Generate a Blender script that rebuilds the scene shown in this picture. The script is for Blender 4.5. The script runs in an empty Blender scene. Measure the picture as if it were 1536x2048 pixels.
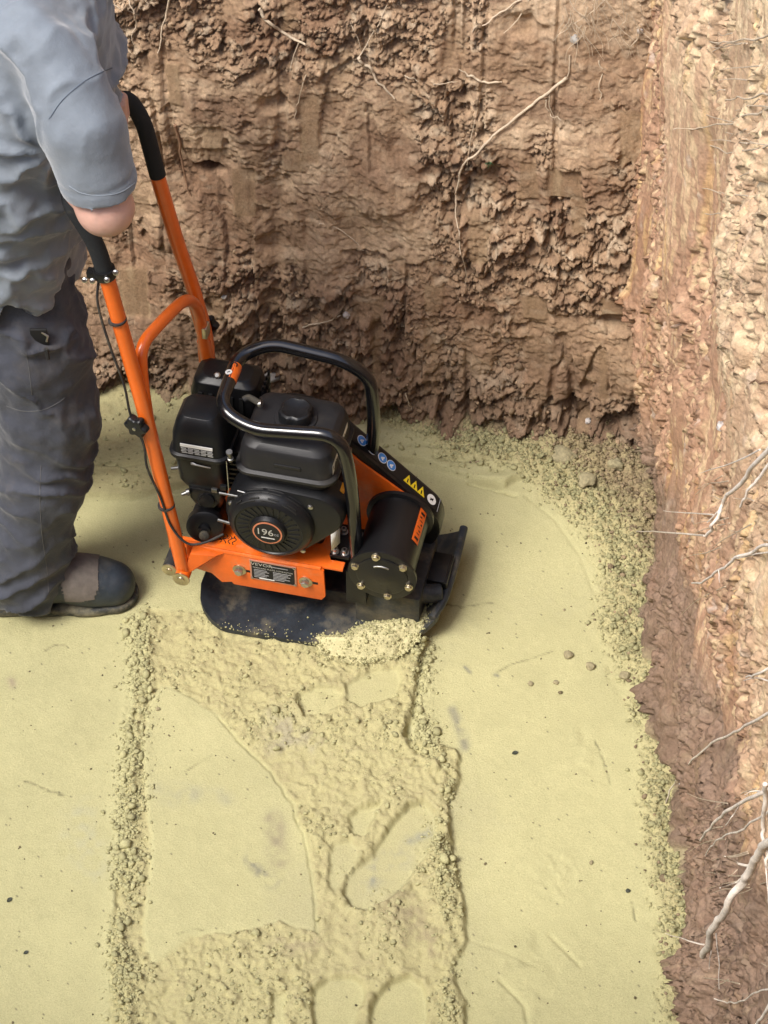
import bpy, bmesh, math, random
import numpy as np
from mathutils import Vector, Matrix
from mathutils.bvhtree import BVHTree
random.seed(7); RNG = np.random.default_rng(7)
SC = bpy.context.scene; COL = SC.collection
PI = math.pi

# ------------------------------------------------------------------ camera
CAMH = 3.1; PITCH = math.radians(48); FPX = 4000.0
cam = bpy.data.cameras.new('camera'); camo = bpy.data.objects.new('camera', cam); COL.objects.link(camo)
camo.location = (0, 0, CAMH); camo.rotation_euler = (PI/2 - PITCH, 0, 0)
cam.sensor_fit = 'VERTICAL'; cam.sensor_height = 24.0; cam.lens = 24.0*FPX/2048.0
cam.clip_start = 0.05; cam.clip_end = 600
SC.camera = camo

# ------------------------------------------------------------------ light
SUN_EL = math.radians(56); SUN_AZ = math.radians(234)      # azimuth clockwise from +Y (north): the sun stands behind the camera and to its left
world = bpy.data.worlds.new('World'); SC.world = world; world.use_nodes = True
wn = world.node_tree; bg = wn.nodes['Background']
sky = wn.nodes.new('ShaderNodeTexSky'); sky.sky_type = 'NISHITA'; sky.sun_disc = False
sky.sun_elevation = SUN_EL; sky.sun_rotation = SUN_AZ; sky.air_density = 1.0; sky.dust_density = 3.0; sky.ozone_density = 0.7
wn.links.new(sky.outputs[0], bg.inputs[0]); bg.inputs[1].default_value = 0.15
sun = bpy.data.lights.new('sun', 'SUN'); suno = bpy.data.objects.new('sun', sun); COL.objects.link(suno)
sun.energy = 2.2; sun.angle = math.radians(22); sun.color = (1.0, 0.97, 0.92)
sd = Vector((math.sin(SUN_AZ)*math.cos(SUN_EL), math.cos(SUN_AZ)*math.cos(SUN_EL), math.sin(SUN_EL)))
suno.rotation_euler = sd.to_track_quat('Z', 'Y').to_euler(); suno.location = sd*20
SC.view_settings.view_transform = 'Standard'; SC.view_settings.look = 'None'
SC.view_settings.exposure = 0.83; SC.view_settings.gamma = 1.0; SC.view_settings.use_curve_mapping = False

# ------------------------------------------------------------------ survey helpers: turn a measured sight line into a place in the pit
CAMP = np.array([0, 0, CAMH]); FW = np.array([0, math.cos(PITCH), -math.sin(PITCH)]); UP = np.array([0, math.sin(PITCH), math.cos(PITCH)])
def ray(px, py): return FW + np.array([(px-768)/FPX, 0, 0]) - UP*((py-1024)/FPX)
def at_z(px, py, z=0.0):
    r = ray(px, py); return CAMP + r*((z-CAMH)/r[2])
def at_y(px, py, y):
    r = ray(px, py); return CAMP + r*(y/r[1])
def at_x(px, py, x):
    r = ray(px, py); return CAMP + r*(x/r[0])
def wall_y0(x): return 3.052 - 0.175*(x+0.03)
BAT = 0.20
def at_back(px, py, off=0.0):                      # back wall plane  y = 3.07 - .175(x+.03) + .2 z
    r = ray(px, py); t = (3.052 - off - 0.175*0.03 + BAT*CAMH)/(r[1] + 0.175*r[0] - BAT*r[2])
    return CAMP + r*t
def right_x(z): return 0.53 - 0.04*z
def at_right(px, py, off=0.0):
    r = ray(px, py); t = (0.53 - off - 0.04*CAMH)/(r[0] + 0.04*r[2]); return CAMP + r*t

# ------------------------------------------------------------------ noise (numpy)
def _h(ix, iy, iz, seed):
    n = (ix.astype(np.int64)*374761393 + iy.astype(np.int64)*668265263 + iz.astype(np.int64)*2147483647 + seed*974634777) & 0xffffffff
    n = ((n ^ (n >> 13))*1274126177) & 0xffffffff
    n = ((n ^ (n >> 16))*2246822519) & 0xffffffff
    return ((n ^ (n >> 15)) & 0xffffff)/float(0xffffff)
def vnoise(x, y, z, seed=0):                       # value noise in -1..1
    x, y, z = np.broadcast_arrays(x, y, z)
    fx, fy, fz = np.floor(x), np.floor(y), np.floor(z)
    ux, uy, uz = x-fx, y-fy, z-fz
    ux, uy, uz = [u*u*u*(u*(u*6-15)+10) for u in (ux, uy, uz)]
    r = 0
    for i in (0, 1):
        for j in (0, 1):
            for k in (0, 1):
                w = (ux if i else 1-ux)*(uy if j else 1-uy)*(uz if k else 1-uz)
                r = r + w*_h(fx+i, fy+j, fz+k, seed)
    return r*2-1
def fbm(x, y, z=0.0, seed=0, o=4, g=0.5):
    x, y, z = np.broadcast_arrays(np.asarray(x, float), np.asarray(y, float), np.asarray(z, float))
    r = 0; a = 1; s = 0
    for i in range(o):
        r = r + a*vnoise(x*2**i+17.3*i, y*2**i-9.1*i, z*2**i+3.7*i, seed+i); s += a; a *= g
    return r/s
def worley(x, y, seed=0):
    """2-D cells: distance to nearest centre, second distance, random of the cell, offset from its centre"""
    fx, fy = np.floor(x), np.floor(y); d1 = np.full(x.shape, 9.); d2 = d1.copy()
    rid = np.zeros(x.shape); ox = np.zeros(x.shape); oy = np.zeros(x.shape); r2 = np.zeros(x.shape)
    z0 = np.zeros(x.shape)
    for i in (-1, 0, 1):
        for j in (-1, 0, 1):
            cx, cy = fx+i, fy+j
            px = cx+_h(cx, cy, z0, seed); py = cy+_h(cx, cy, z0+1, seed)
            dx, dy = x-px, y-py; d = np.sqrt(dx*dx+dy*dy)
            m = d < d1
            d2 = np.where(m, d1, np.minimum(d2, d))
            rid = np.where(m, _h(cx, cy, z0+2, seed), rid); r2 = np.where(m, _h(cx, cy, z0+3, seed), r2)
            ox = np.where(m, dx, ox); oy = np.where(m, dy, oy); d1 = np.where(m, d, d1)
    return d1, d2, rid, r2, ox, oy
def sstep(a, b, x):
    t = np.clip((x-a)/(b-a), 0, 1); return t*t*(3-2*t)
def poly_sd(x, y, P):                               # signed distance to polygon, negative inside
    P = np.asarray(P, float); n = len(P); d = np.full(x.shape, 1e9); ins = np.zeros(x.shape, bool)
    for i in range(n):
        a, b = P[i], P[(i+1) % n]; e = b-a
        t = np.clip(((x-a[0])*e[0]+(y-a[1])*e[1])/(e@e+1e-12), 0, 1)
        d = np.minimum(d, np.hypot(x-a[0]-t*e[0], y-a[1]-t*e[1]))
        c = (a[1] > y) != (b[1] > y)
        with np.errstate(divide='ignore', invalid='ignore'):
            xi = a[0]+(y-a[1])*e[0]/(e[1] if e[1] != 0 else 1e-12)
        ins ^= (c & (x < xi))
    return np.where(ins, -d, d)
def line_d(x, y, P):
    P = np.asarray(P, float); d = np.full(x.shape, 1e9)
    for a, b in zip(P[:-1], P[1:]):
        e = b-a; t = np.clip(((x-a[0])*e[0]+(y-a[1])*e[1])/(e@e+1e-12), 0, 1)
        d = np.minimum(d, np.hypot(x-a[0]-t*e[0], y-a[1]-t*e[1]))
    return d
def G(pts, z=0.0): return [at_z(a, b, z)[:2] for a, b in pts]

# ------------------------------------------------------------------ object helpers
def tag(o, label=None, cat=None, group=None, kind=None):
    if label: o['label'] = label
    if cat: o['category'] = cat
    if group: o['group'] = group
    if kind: o['kind'] = kind
    return o
def thing(name, label, cat, loc=(0, 0, 0), rz=0, group=None):
    o = bpy.data.objects.new(name, None); COL.objects.link(o); o.location = loc; o.rotation_euler = (0, 0, rz); o.empty_display_size = .1
    return tag(o, label, cat, group)
def link(name, me, mat, parent=None, smooth=True, angle=35):
    o = bpy.data.objects.new(name, me); COL.objects.link(o)
    if mat is not None and not me.materials: me.materials.append(mat)
    if smooth and len(me.polygons):
        me.polygons.foreach_set('use_smooth', np.ones(len(me.polygons), bool))
        if angle: me.set_sharp_from_angle(angle=math.radians(angle))
    if parent is not None: o.parent = parent
    return o
def np_mesh(name, v, f, col=None, extra=None):
    v = np.ascontiguousarray(v, np.float32); f = np.asarray(f, np.int32); k = f.shape[1]
    me = bpy.data.meshes.new(name); me.vertices.add(len(v)); me.vertices.foreach_set('co', v.ravel())
    me.loops.add(f.size); me.loops.foreach_set('vertex_index', f.ravel())
    me.polygons.add(len(f)); me.polygons.foreach_set('loop_start', np.arange(0, f.size, k, dtype=np.int32))
    me.update(calc_edges=True)
    if col is not None:
        a = me.color_attributes.new('Col', 'FLOAT_COLOR', 'POINT')
        c = np.ones((len(v), 4), np.float32); c[:, :3] = col; a.data.foreach_set('color', c.ravel())
    return me
def bm_mesh(name, bm):
    bmesh.ops.recalc_face_normals(bm, faces=bm.faces)
    me = bpy.data.meshes.new(name); bm.to_mesh(me); bm.free(); return me
def grid_faces(nu, nv, flip=False):
    i = np.arange(nu-1)[:, None]; j = np.arange(nv-1)[None, :]; a = (i*nv+j).ravel()
    f = np.stack([a, a+1, a+nv+1, a+nv], 1)
    return f[:, ::-1] if flip else f

# ------------------------------------------------------------------ materials
def mat(name, col=(.5, .5, .5), rough=.6, metal=0, noise=None, bump=None, attr=False, dust=None, sheen=0, coat=0, spec=.5, sss=0, **kw):
    m = bpy.data.materials.new(name); m.use_nodes = True; nt = m.node_tree; N = nt.nodes; L = nt.links
    b = N['Principled BSDF']; b.inputs['Roughness'].default_value = rough; b.inputs['Metallic'].default_value = metal
    b.inputs['Specular IOR Level'].default_value = spec
    if sheen:
        b.inputs['Sheen Weight'].default_value = sheen; b.inputs['Sheen Roughness'].default_value = .4
    if coat: b.inputs['Coat Weight'].default_value = coat; b.inputs['Coat Roughness'].default_value = .12
    tc = N.new('ShaderNodeTexCoord'); src = None
    if attr:
        a = N.new('ShaderNodeAttribute'); a.attribute_name = 'Col'; src = a.outputs['Color']
    else:
        r = N.new('ShaderNodeRGB'); r.outputs[0].default_value = (*col, 1); src = r.outputs[0]
    if noise:                                        # (scale, amount, detail)
        n = N.new('ShaderNodeTexNoise'); n.inputs['Scale'].default_value = noise[0]; n.inputs['Detail'].default_value = noise[2]
        n.inputs['Roughness'].default_value = .65
        L.new(tc.outputs['Object'], n.inputs['Vector'])
        mr = N.new('ShaderNodeMapRange'); mr.inputs[1].default_value = .3; mr.inputs[2].default_value = .7
        mr.inputs[3].default_value = 1-noise[1]; mr.inputs[4].default_value = 1+noise[1]; L.new(n.outputs['Fac'], mr.inputs[0])
        mx = N.new('ShaderNodeVectorMath'); mx.operation = 'SCALE'; L.new(src, mx.inputs[0]); L.new(mr.outputs[0], mx.inputs['Scale']); src = mx.outputs[0]
    if dust:                                         # (colour, scale, threshold, amount)  dust lying in patches, more on upward faces
        n = N.new('ShaderNodeTexNoise'); n.inputs['Scale'].default_value = dust[1]; n.inputs['Detail'].default_value = 8; n.inputs['Roughness'].default_value = .7
        L.new(tc.outputs['Object'], n.inputs['Vector'])
        mr = N.new('ShaderNodeMapRange'); mr.inputs[1].default_value = dust[2]; mr.inputs[2].default_value = dust[2]+.22; mr.inputs[4].default_value = dust[3]
        L.new(n.outputs['Fac'], mr.inputs[0])
        mx = N.new('ShaderNodeMix'); mx.data_type = 'RGBA'; L.new(mr.outputs[0], mx.inputs['Factor']); L.new(src, mx.inputs['A']); mx.inputs['B'].default_value = (*dust[0], 1)
        src = mx.outputs['Result']
        rr = N.new('ShaderNodeMapRange'); rr.inputs[2].default_value = max(dust[3], .01); rr.inputs[3].default_value = rough; rr.inputs[4].default_value = min(1, rough+.35)
        L.new(mr.outputs[0], rr.inputs[0]); L.new(rr.outputs[0], b.inputs['Roughness'])
    L.new(src, b.inputs['Base Color'])
    if bump:                                         # list of (scale, distance)
        prev = None
        for s, dist in bump:
            n = N.new('ShaderNodeTexNoise'); n.inputs['Scale'].default_value = s; n.inputs['Detail'].default_value = 5; n.inputs['Roughness'].default_value = .7
            L.new(tc.outputs['Object'], n.inputs['Vector'])
            bp = N.new('ShaderNodeBump'); bp.inputs['Distance'].default_value = dist; bp.inputs['Strength'].default_value = 1
            L.new(n.outputs['Fac'], bp.inputs['Height'])
            if prev: L.new(prev.outputs[0], bp.inputs['Normal'])
            prev = bp
        L.new(prev.outputs[0], b.inputs['Normal'])
    if sss:
        b.inputs['Subsurface Weight'].default_value = sss; b.inputs['Subsurface Radius'].default_value = (.02, .008, .004)
    return m
SANDC = (.462, .436, .232)
DUSTC = (.40, .33, .19)
M = dict(
    sand=mat('sand', rough=.95, attr=True, noise=(420, .13, 3), bump=[(260, .0016), (900, .0007)], spec=.2),
    soil=mat('soil', rough=.92, attr=True, noise=(160, .22, 5), bump=[(120, .003), (420, .0015)], spec=.25),
    turf=mat('turf_ground', (.09, .10, .04), .9, noise=(3, .4, 6), bump=[(20, .03)]),
    orange=mat('orange_paint', (.78, .135, .012), .36, noise=(60, .08, 5), dust=(DUSTC, 18, .52, .42), bump=[(240, .0002)], coat=.25),
    orange_tube=mat('orange_tube_paint', (.80, .145, .012), .30, noise=(40, .06, 4), dust=(DUSTC, 16, .68, .3), coat=.4),
    blacktube=mat('black_gloss_paint', (.006, .006, .007), .2, dust=(DUSTC, 30, .64, .10), coat=.4),
    black=mat('black_paint', (.008, .008, .009), .33, spec=.4, dust=(DUSTC, 22, .58, .08), bump=[(300, .0003)]),
    blackdusty=mat('dusty_black_steel', (.020, .026, .034), .5, noise=(30, .4, 5), dust=(DUSTC, 11, .48, .38), bump=[(200, .0004)]),
    plastic=mat('black_plastic', (.0085, .009, .0105), .36, spec=.32, dust=(DUSTC, 12, .58, .06), bump=[(700, .00025)]),
    tankp=mat('tank_plastic', (.014, .014, .0155), .45, spec=.35, dust=(DUSTC, 8, .54, .07), bump=[(500, .0003)]),
    dark=mat('dark_inside', (.005, .005, .005), .7),
    rubber=mat('rubber', (.018, .018, .019), .7, dust=(DUSTC, 20, .5, .25), bump=[(200, .0004)]),
    foam=mat('foam_grip', (.010, .012, .014), .85, dust=(DUSTC, 40, .6, .15), bump=[(300, .0012)]),
    steel=mat('steel', (.50, .49, .47), .34, 1, noise=(80, .2, 4), bump=[(200, .0003)]),
    pin=mat('dull_steel', (.22, .22, .215), .45, 1, noise=(90, .3, 4)), zinc=mat('zinc_plated', (.60, .54, .42), .32, 1, noise=(60, .3, 4), dust=(DUSTC, 30, .5, .5)),
    white=mat('white_print', (.75, .75, .73), .5), grey=mat('grey_print', (.30, .30, .31), .5),
    silver=mat('silver_print', (.55, .55, .56), .35, .5), red=mat('red_switch', (.55, .012, .03), .35),
    amber=mat('amber_plastic', (.75, .32, .02), .4), blue=mat('blue_print', (.04, .22, .62), .4), yellow=mat('yellow_print', (.80, .60, .02), .4),
    bronze=mat('copper_print', (.62, .22, .12), .4, .2), plate_edge=mat('plate_frame', (.60, .30, .22), .4, .5),
    shirt=mat('grey_blue_jersey', (.175, .200, .225), .75, noise=(14, .14, 5), bump=[(1400, .00035), (60, .0012)], sheen=.5),
    shirt_seam=mat('jersey_seam', (.10, .12, .145), .9), stitch=mat('pale_stitching', (.22, .25, .28), .8), trouser_stitch=mat('dusty_stitching', (.11, .11, .11), .9),
    skin=mat('skin', (.60, .36, .28), .5, noise=(50, .08, 4), bump=[(500, .0003)], sss=.15),
    hair=mat('hair', (.06, .04, .025), .6, bump=[(300, .003)]), eye=mat('eye_white', (.7, .7, .68), .2),
    trousers=mat('charcoal_workwear', (.050, .055, .072), .85, noise=(9, .3, 6), dust=((.20, .165, .11), 5, .50, .42), bump=[(1100, .0005), (40, .002)], sheen=.2),
    boot=mat('navy_boot_leather', (.022, .030, .040), .5, noise=(30, .4, 5), dust=((.16, .15, .12), 16, .52, .5), bump=[(250, .0006)]),
    suede=mat('brown_suede', (.135, .115, .10), .9, noise=(60, .2, 5), bump=[(600, .0006)]),
    sole=mat('boot_sole', (.03, .032, .03), .7, dust=((.25, .22, .14), 40, .42, .7)),
    root=mat('pale_root', (.52, .42, .30), .8, noise=(60, .25, 4), bump=[(300, .0008)]),
    rootw=mat('bleached_root', (.66, .59, .50), .8, noise=(70, .32, 5), bump=[(260, .001)]),
    rootb=mat('brown_root', (.22, .125, .07), .85, noise=(60, .25, 4), bump=[(300, .0008)]),
    stone=mat('grey_stone', (.36, .34, .31), .7, noise=(90, .3, 5), bump=[(150, .002)]),
    quartz=mat('white_quartz', (.50, .46, .43), .4, noise=(90, .25, 5), bump=[(150, .002)]),
    pebble=mat('brown_pebble', (.30, .26, .15), .9, noise=(150, .3, 5), bump=[(150, .002)]),
    leaf=mat('dark_dead_leaf', (.035, .04, .025), .6), green=mat('green_leaf', (.05, .10, .04), .6),
)

# ------------------------------------------------------------------ the pit: floor of damp builder's sand
def axis(lo, a, b, hi, fine, coarse):
    return np.unique(np.concatenate([np.arange(lo, a, coarse), np.arange(a, b, fine), np.arange(b, hi+coarse*.99, coarse)]))
XL, XR, YN = -2.2, 0.58, 0.62                       # left wall, right wall, near wall
gx = axis(XL-.06, -.80, .60, .60, .0032, .03); gy = axis(YN-.06, 1.56, 3.30, 3.50, .0034, .03)
X, Y = np.meshgrid(gx, gy, indexing='ij')
n1 = fbm(X*14, Y*14, 0, 3, 4); n2 = fbm(X*60, Y*60, 0, 5, 4); n3 = fbm(X*3, Y*3, 0, 9, 3); n4 = fbm(X*190, Y*190, 0, 15, 3)
LOOSE = G([(300,1218),(420,1225),(560,1270),(700,1290),(858,1285),(838,1340),(828,1410),(812,1480),(850,1490),(915,1500),(918,1560),(895,1610),(902,1700),(925,1790),(932,1880),(900,1940),(930,2010),(938,2200),(215,2200),(222,2048),(222,1900),(236,1750),(246,1640),(262,1480),(280,1350),(292,1280)])
FACET = G([(322,1372),(350,1380),(430,1430),(482,1485),(540,1545),(582,1605),(612,1680),(626,1770),(636,1868),(560,1845),(470,1868),(380,1870),(345,1900),(305,1930),(290,1860),(302,1700),(292,1560),(288,1480),(300,1410)])
ONEPATCH = G([(600,1480),(760,1460),(800,1490),(780,1560),(640,1580),(590,1540)])
BERM = G([(560,800),(760,850),(900,925),(1010,952),(1090,1010),(1155,1075),(1185,1150),(1195,1260),(1240,1350),(1272,1450),(1262,1560),(1288,1700),(1300,1850),(1318,2000),(1330,2250),(1700,2250),(1500,1400),(1450,700),(1000,600),(560,600)])
TERR = G([(-600,1040),(60,1010),(170,1000),(260,1003),(330,992),(420,975),(520,940),(700,905),(860,935),(950,965),(1010,980),(1400,800),(900,500),(-600,500)])
sdl = poly_sd(X, Y, LOOSE) + .006*n1 + .006*n2; sdf = poly_sd(X, Y, FACET) + .004*n1 + .0035*n2 + .0015*n4
sdb = poly_sd(X, Y, BERM) + .030*n1 + .014*n2; sdt = poly_sd(X, Y, TERR) + .010*n1 + .002*n2
loose = sstep(.004, -.006, sdl)*sstep(-.001, .006, sdf)
berm = sstep(.020, -.05, sdb)
terr = sstep(.003, -.012, sdt)
rough = np.clip(np.maximum(loose, berm*.9), 0, 1)
# smooth pads pressed by boots in the loose strip
PRINTS = [  # (outline in sight-line coordinates, depth, rim)
    ([(588,1405),(598,1388),(630,1376),(668,1374),(690,1388),(680,1412),(655,1436),(605,1440)], .010, .003),
    ([(690,1372),(740,1345),(795,1338),(806,1365),(790,1400),(720,1420),(690,1405)], .003, .0),
    ([(698,1635),(715,1618),(765,1606),(768,1612),(742,1650),(728,1680),(700,1672)], .014, .004),
    ([(685,1790),(692,1752),(720,1730),(745,1712),(775,1660),(815,1612),(850,1606),(872,1632),(878,1680),(855,1720),(820,1762),(790,1800),(745,1828),(705,1822)], .012, .005),
    ([(655,1715),(668,1688),(700,1682),(722,1700),(716,1722),(690,1755),(672,1790),(655,1775)], .006, .003),
    ([(622,2010),(628,1978),(655,1958),(700,1953),(728,1968),(732,2000),(712,2040),(702,2130),(632,2130)], .014, .006),
    ([(738,2048),(748,2000),(775,1965),(815,1952),(845,1970),(858,2010),(854,2060),(848,2130),(738,2130)], .015, .006),
    ([(540,1990),(575,1985),(572,2100),(536,2100)], .006, .0),
]
H = .0045*n3*.5 + .0006*n1
H += .0007*n2*(1-rough) + .00025*n4
d1a, d2a, ra, rb, oxa, oya = worley(X*70+n1*.6, Y*70+n2*.3, 21)
d1b, d2b, rc, rd, oxb, oyb = worley(X*160+n2*.5, Y*160, 22)
d1c, _, re, _, _, _ = worley(X*34+n1, Y*34-n1, 23)
crumbs = .0045*(1-d1a)*(.2+ra) + .0032*(ra-.3) + .0060*(oxa*(rb-.5)+oya*(ra-.5)) + .0032*(1-d1b)*(.2+rc) + .0040*oxb*(rd-.4) + .0045*(1-d1c)*re
crumbs = crumbs*(1+.5*n4)
H += loose*(np.interp(X, [-.46, -.36, -.10, .02], [-.006, -.001, .005, .009]) + .005*n1 + .0016*n2 + 1.0*crumbs*(.35+.65*sstep(-.3, .35, n3+.5*n1)))
# a thicker line of crumbs along both compactor passes
lr = np.exp(-((line_d(X, Y, G([(286,1240),(275,1400),(262,1560),(250,1700),(240,1850),(250,2050),(255,2200)]))/.025)**2))
lr2 = np.exp(-((line_d(X, Y, G([(850,1300),(838,1420),(865,1510),(880,1580),(880,1660),(885,1780),(890,1880),(900,2000),(905,2200)]))/.022)**2))
H += (lr*.005 + lr2*.006*(.5+1.1*n1))*(.4+.6*loose) + (lr+lr2*1.3)*crumbs*.55
# ragged undercut ledge beside the right-hand pass
led = np.exp(-((line_d(X, Y, G([(842,1330),(830,1410),(815,1455),(822,1500),(858,1520)]))/.006)**2)); H -= led*.008
for P, dep, rim in PRINTS:
    s = poly_sd(X, Y, G(P)) + .0026*n2 + .0035*n1 + .0016*n4
    m = sstep(.002, -.0065, s)
    flat = -.003 - dep*.50 + .0016*n1 + .0008*n2 + (.0012*crumbs/.006)*(n1 > .1)
    H = H*(1-m) + (flat+.007)*m*1.0 + m*0 + rim*np.clip(.35+.9*n2+.3*n1, 0, 1)*np.exp(-((s-.006)/.006)**2)
    loose = loose*(1-.85*m); rough = rough*(1-.8*m)
s_ = poly_sd(X, Y, FACET); H += sstep(.004, -.004, sdf)*(.0035)
# bank of spilt sand against the walls and the uneven terrace at the back
dwr = np.clip(-sdb, 0, .2)
H += berm*(.085*dwr + .008*n2 + .003*n4 + 1.3*crumbs*(.5+.5*sstep(-.3, .3, n1)) + .012*n1*sstep(0, .06, dwr) + .003*n2)
H += terr*(.016 + .010*fbm(X*5, Y*22, 0, 31, 3) + .35*crumbs*sstep(-.1, .4, n1+n3))*(1-.5*berm)
rd_ = line_d(X, Y, G([(120,1003),(330,994),(420,975)])); H += np.exp(-(rd_/.007)**2)*.006*sstep(-.01, .01, sdt)
for P in ([(120,945),(190,934),(250,938),(330,926)], [(870,922),(940,930),(985,925)], [(940,966),(990,978),(1030,990)]):
    H -= np.exp(-(line_d(X, Y, G(P))/.005)**2)*.007*(1+n2)
for P, w_, dd in (([(286,1240),(278,1350),(268,1450),(258,1550),(246,1640),(238,1750),(226,1900),(222,2060)], .0028, .004), ([(440,1440),(482,1485),(540,1545),(582,1605),(612,1680),(626,1770),(636,1868)], .0026, .0045)):
    H -= np.exp(-((line_d(X+.003*n2+.004*n1, Y+.003*n2, G(P)))/w_)**2)*dd*np.clip(.8+.9*n2, 0, 1)
# hairline cracks
CRK = [[(888,1205),(925,1214),(950,1210),(985,1206)], [(1000,1340),(1030,1325),(1060,1318),(1105,1302)], [(370,1545),(395,1530),(425,1512)],
       [(355,1870),(385,1862),(410,1860)], [(90,1300),(110,1288),(140,1292)], [(1195,1480),(1215,1540),(1222,1568)],
       [(1265,1800),(1275,1840)], [(50,1560),(90,1578),(130,1590)]]
crack = np.zeros_like(X)
for P in CRK: crack = np.maximum(crack, np.exp(-((line_d(X+.005*n2+.006*n1, Y+.006*n2+.004*n1, G(P)))/.0016)**2)*np.clip(.75+1.4*n2+.4*n1, 0, 1))
H -= crack*.0020
# faint arc left by the machine's turn, and shallow scuffs on the right-hand pass
for P, a in (([(1050,990),(1110,1040),(1160,1110),(1190,1190)], .0015), ([(1000,1960),(1050,2010),(1060,2070)], .004), ([(1100,1870),(1160,1930)], .003), ([(940,1880),(1000,1900),(1080,1935)], .0015)):
    H -= np.exp(-(line_d(X, Y, G(P))/.004)**2)*a
SCUFF = G([(1080,1690),(1130,1700),(1160,1750),(1130,1800),(1090,1790),(1070,1740)]); sc = sstep(.03, -.03, poly_sd(X, Y, SCUFF)); H += sc*.0028*(1-d1a)*(ra > .45)
SC2 = G([(1010,1900),(1070,1870),(1110,1960),(1060,2048),(1000,1990)]); sc2 = sstep(.03, -.02, poly_sd(X, Y, SC2)); H += sc2*(.004*fbm(X*40, Y*40, 0, 44, 3))
SC3 = G([(1140,1450),(1180,1470),(1190,1560),(1150,1530)]); sc3 = sstep(.03, -.02, poly_sd(X, Y, SC3)); H += sc3*(.003*fbm(X*50, Y*50, 0, 45, 3))
FLOORH = H.copy()
def floor_h(x, y):
    i = int(np.clip(np.searchsorted(gx, x), 0, len(gx)-1)); j = int(np.clip(np.searchsorted(gy, y), 0, len(gy)-1)); return float(FLOORH[i, j])
# sand colour: damp patches, soil mixed in by the walls, rubbed-in dirt, some painted shade
c = np.ones(X.shape+(3,))*np.array(SANDC)
c *= (1 + .06*n1 + .09*n3 + .05*n2)[..., None]; damp = sstep(.0, .6, fbm(X*2.2, Y*2.2, 0, 77, 4)+.2*n2)
def mixc(c, col, m): return c*(1-m[..., None]) + np.array(col)*m[..., None]
c = mixc(c, (.37, .345, .205), damp*.5)
c = mixc(c, (.41, .36, .18), np.clip(rough, 0, 1)*.55)
c = mixc(c, (.36, .315, .17), rough*sstep(.05, .55, n2+.6*n4)*.5)  # darker damp flecks; they also paint the shade of crevices between crumbs
soilmix = berm*sstep(.075, .17, dwr + .04*n1 + .02*n2)
c = mixc(c, (.22, .15, .095), np.clip(soilmix, 0, 1)*.9)
c = mixc(c, (.24, .195, .11), berm*sstep(.25, .75, n2+.5*n1)*.35); c = mixc(c, (.40, .34, .18), berm*(.40+.4*np.clip(n2+n1, -.5, 1)))
c = mixc(c, (.30, .24, .12), terr*(.35+.3*sstep(-.2, .5, n1))*sstep(-.15, -.35, X)*.8)  # darker back-left terrace: the worker's soft shadow painted into the sand colour
def blot(pts, w, col, amt, nse=1.0):
    global c
    d = line_d(X, Y, G(pts)); m = np.exp(-(d/w)**2)*amt*np.clip(.6+nse*(n1*.8+n2), 0, 1.3); c = mixc(c, col, np.clip(m, 0, 1))
blot([(548,1640),(556,1690),(560,1725)], .018, (.16, .12, .11), .6, .6)
blot([(500,1720),(520,1745),(545,1765)], .012, (.16, .16, .14), .6, 2)
blot([(735,1760),(760,1735),(790,1720)], .022, (.24, .25, .21), .65, 2)
blot([(820,1680),(860,1665)], .010, (.26, .27, .22), .5, 2)
blot([(905,1420),(925,1470),(930,1495)], .010, (.18, .175, .15), .5, 2)
blot([(990,1350),(995,1352)], .004, (.17, .17, .14), .7, 1); blot([(930,1335),(940,1345)], .004, (.17, .17, .14), .6, 1)
blot([(800,1820),(830,1860),(860,1900)], .03, (.25, .20, .13), .6, 1.5)
blot([(560,1490),(620,1500),(560,1450)], .03, (.33, .30, .22), .5, 1.5)
blot([(320,1580),(400,1590),(340,1600)], .018, (.33, .32, .22), .5, 1.5); blot([(440,1590),(455,1600)], .014, (.33, .32, .22), .5, 1.5)
blot([(150,1680),(190,1740),(160,1620)], .03, (.40, .39, .25), .55, 1.5); blot([(20,1360),(24,1370)], .010, (.30, .24, .17), .6, 1)
blot([(620,1890),(560,1900)], .02, (.30, .25, .16), .5, 1.5)
spk = (worley(X*48, Y*48, 61)); sm = ((spk[0] < .055) & (spk[2] > .86)).astype(float); c = mixc(c, (.07, .065, .045), sm*.75)
c *= (1-.55*crack)[..., None]  # shade inside the cracks put into the colour
v = np.stack([X, Y, H], -1).reshape(-1, 3)
me = np_mesh('sand_floor', v, grid_faces(len(gx), len(gy), True), c.reshape(-1, 3))
tag(link('sand_floor', me, M['sand'], angle=None), kind='structure')
ROUGH = rough; BERMM = berm; LR = np.clip(lr+lr2, 0, 1); SOILM = np.clip(soilmix, 0, 1); LOOSEM = loose

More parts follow.
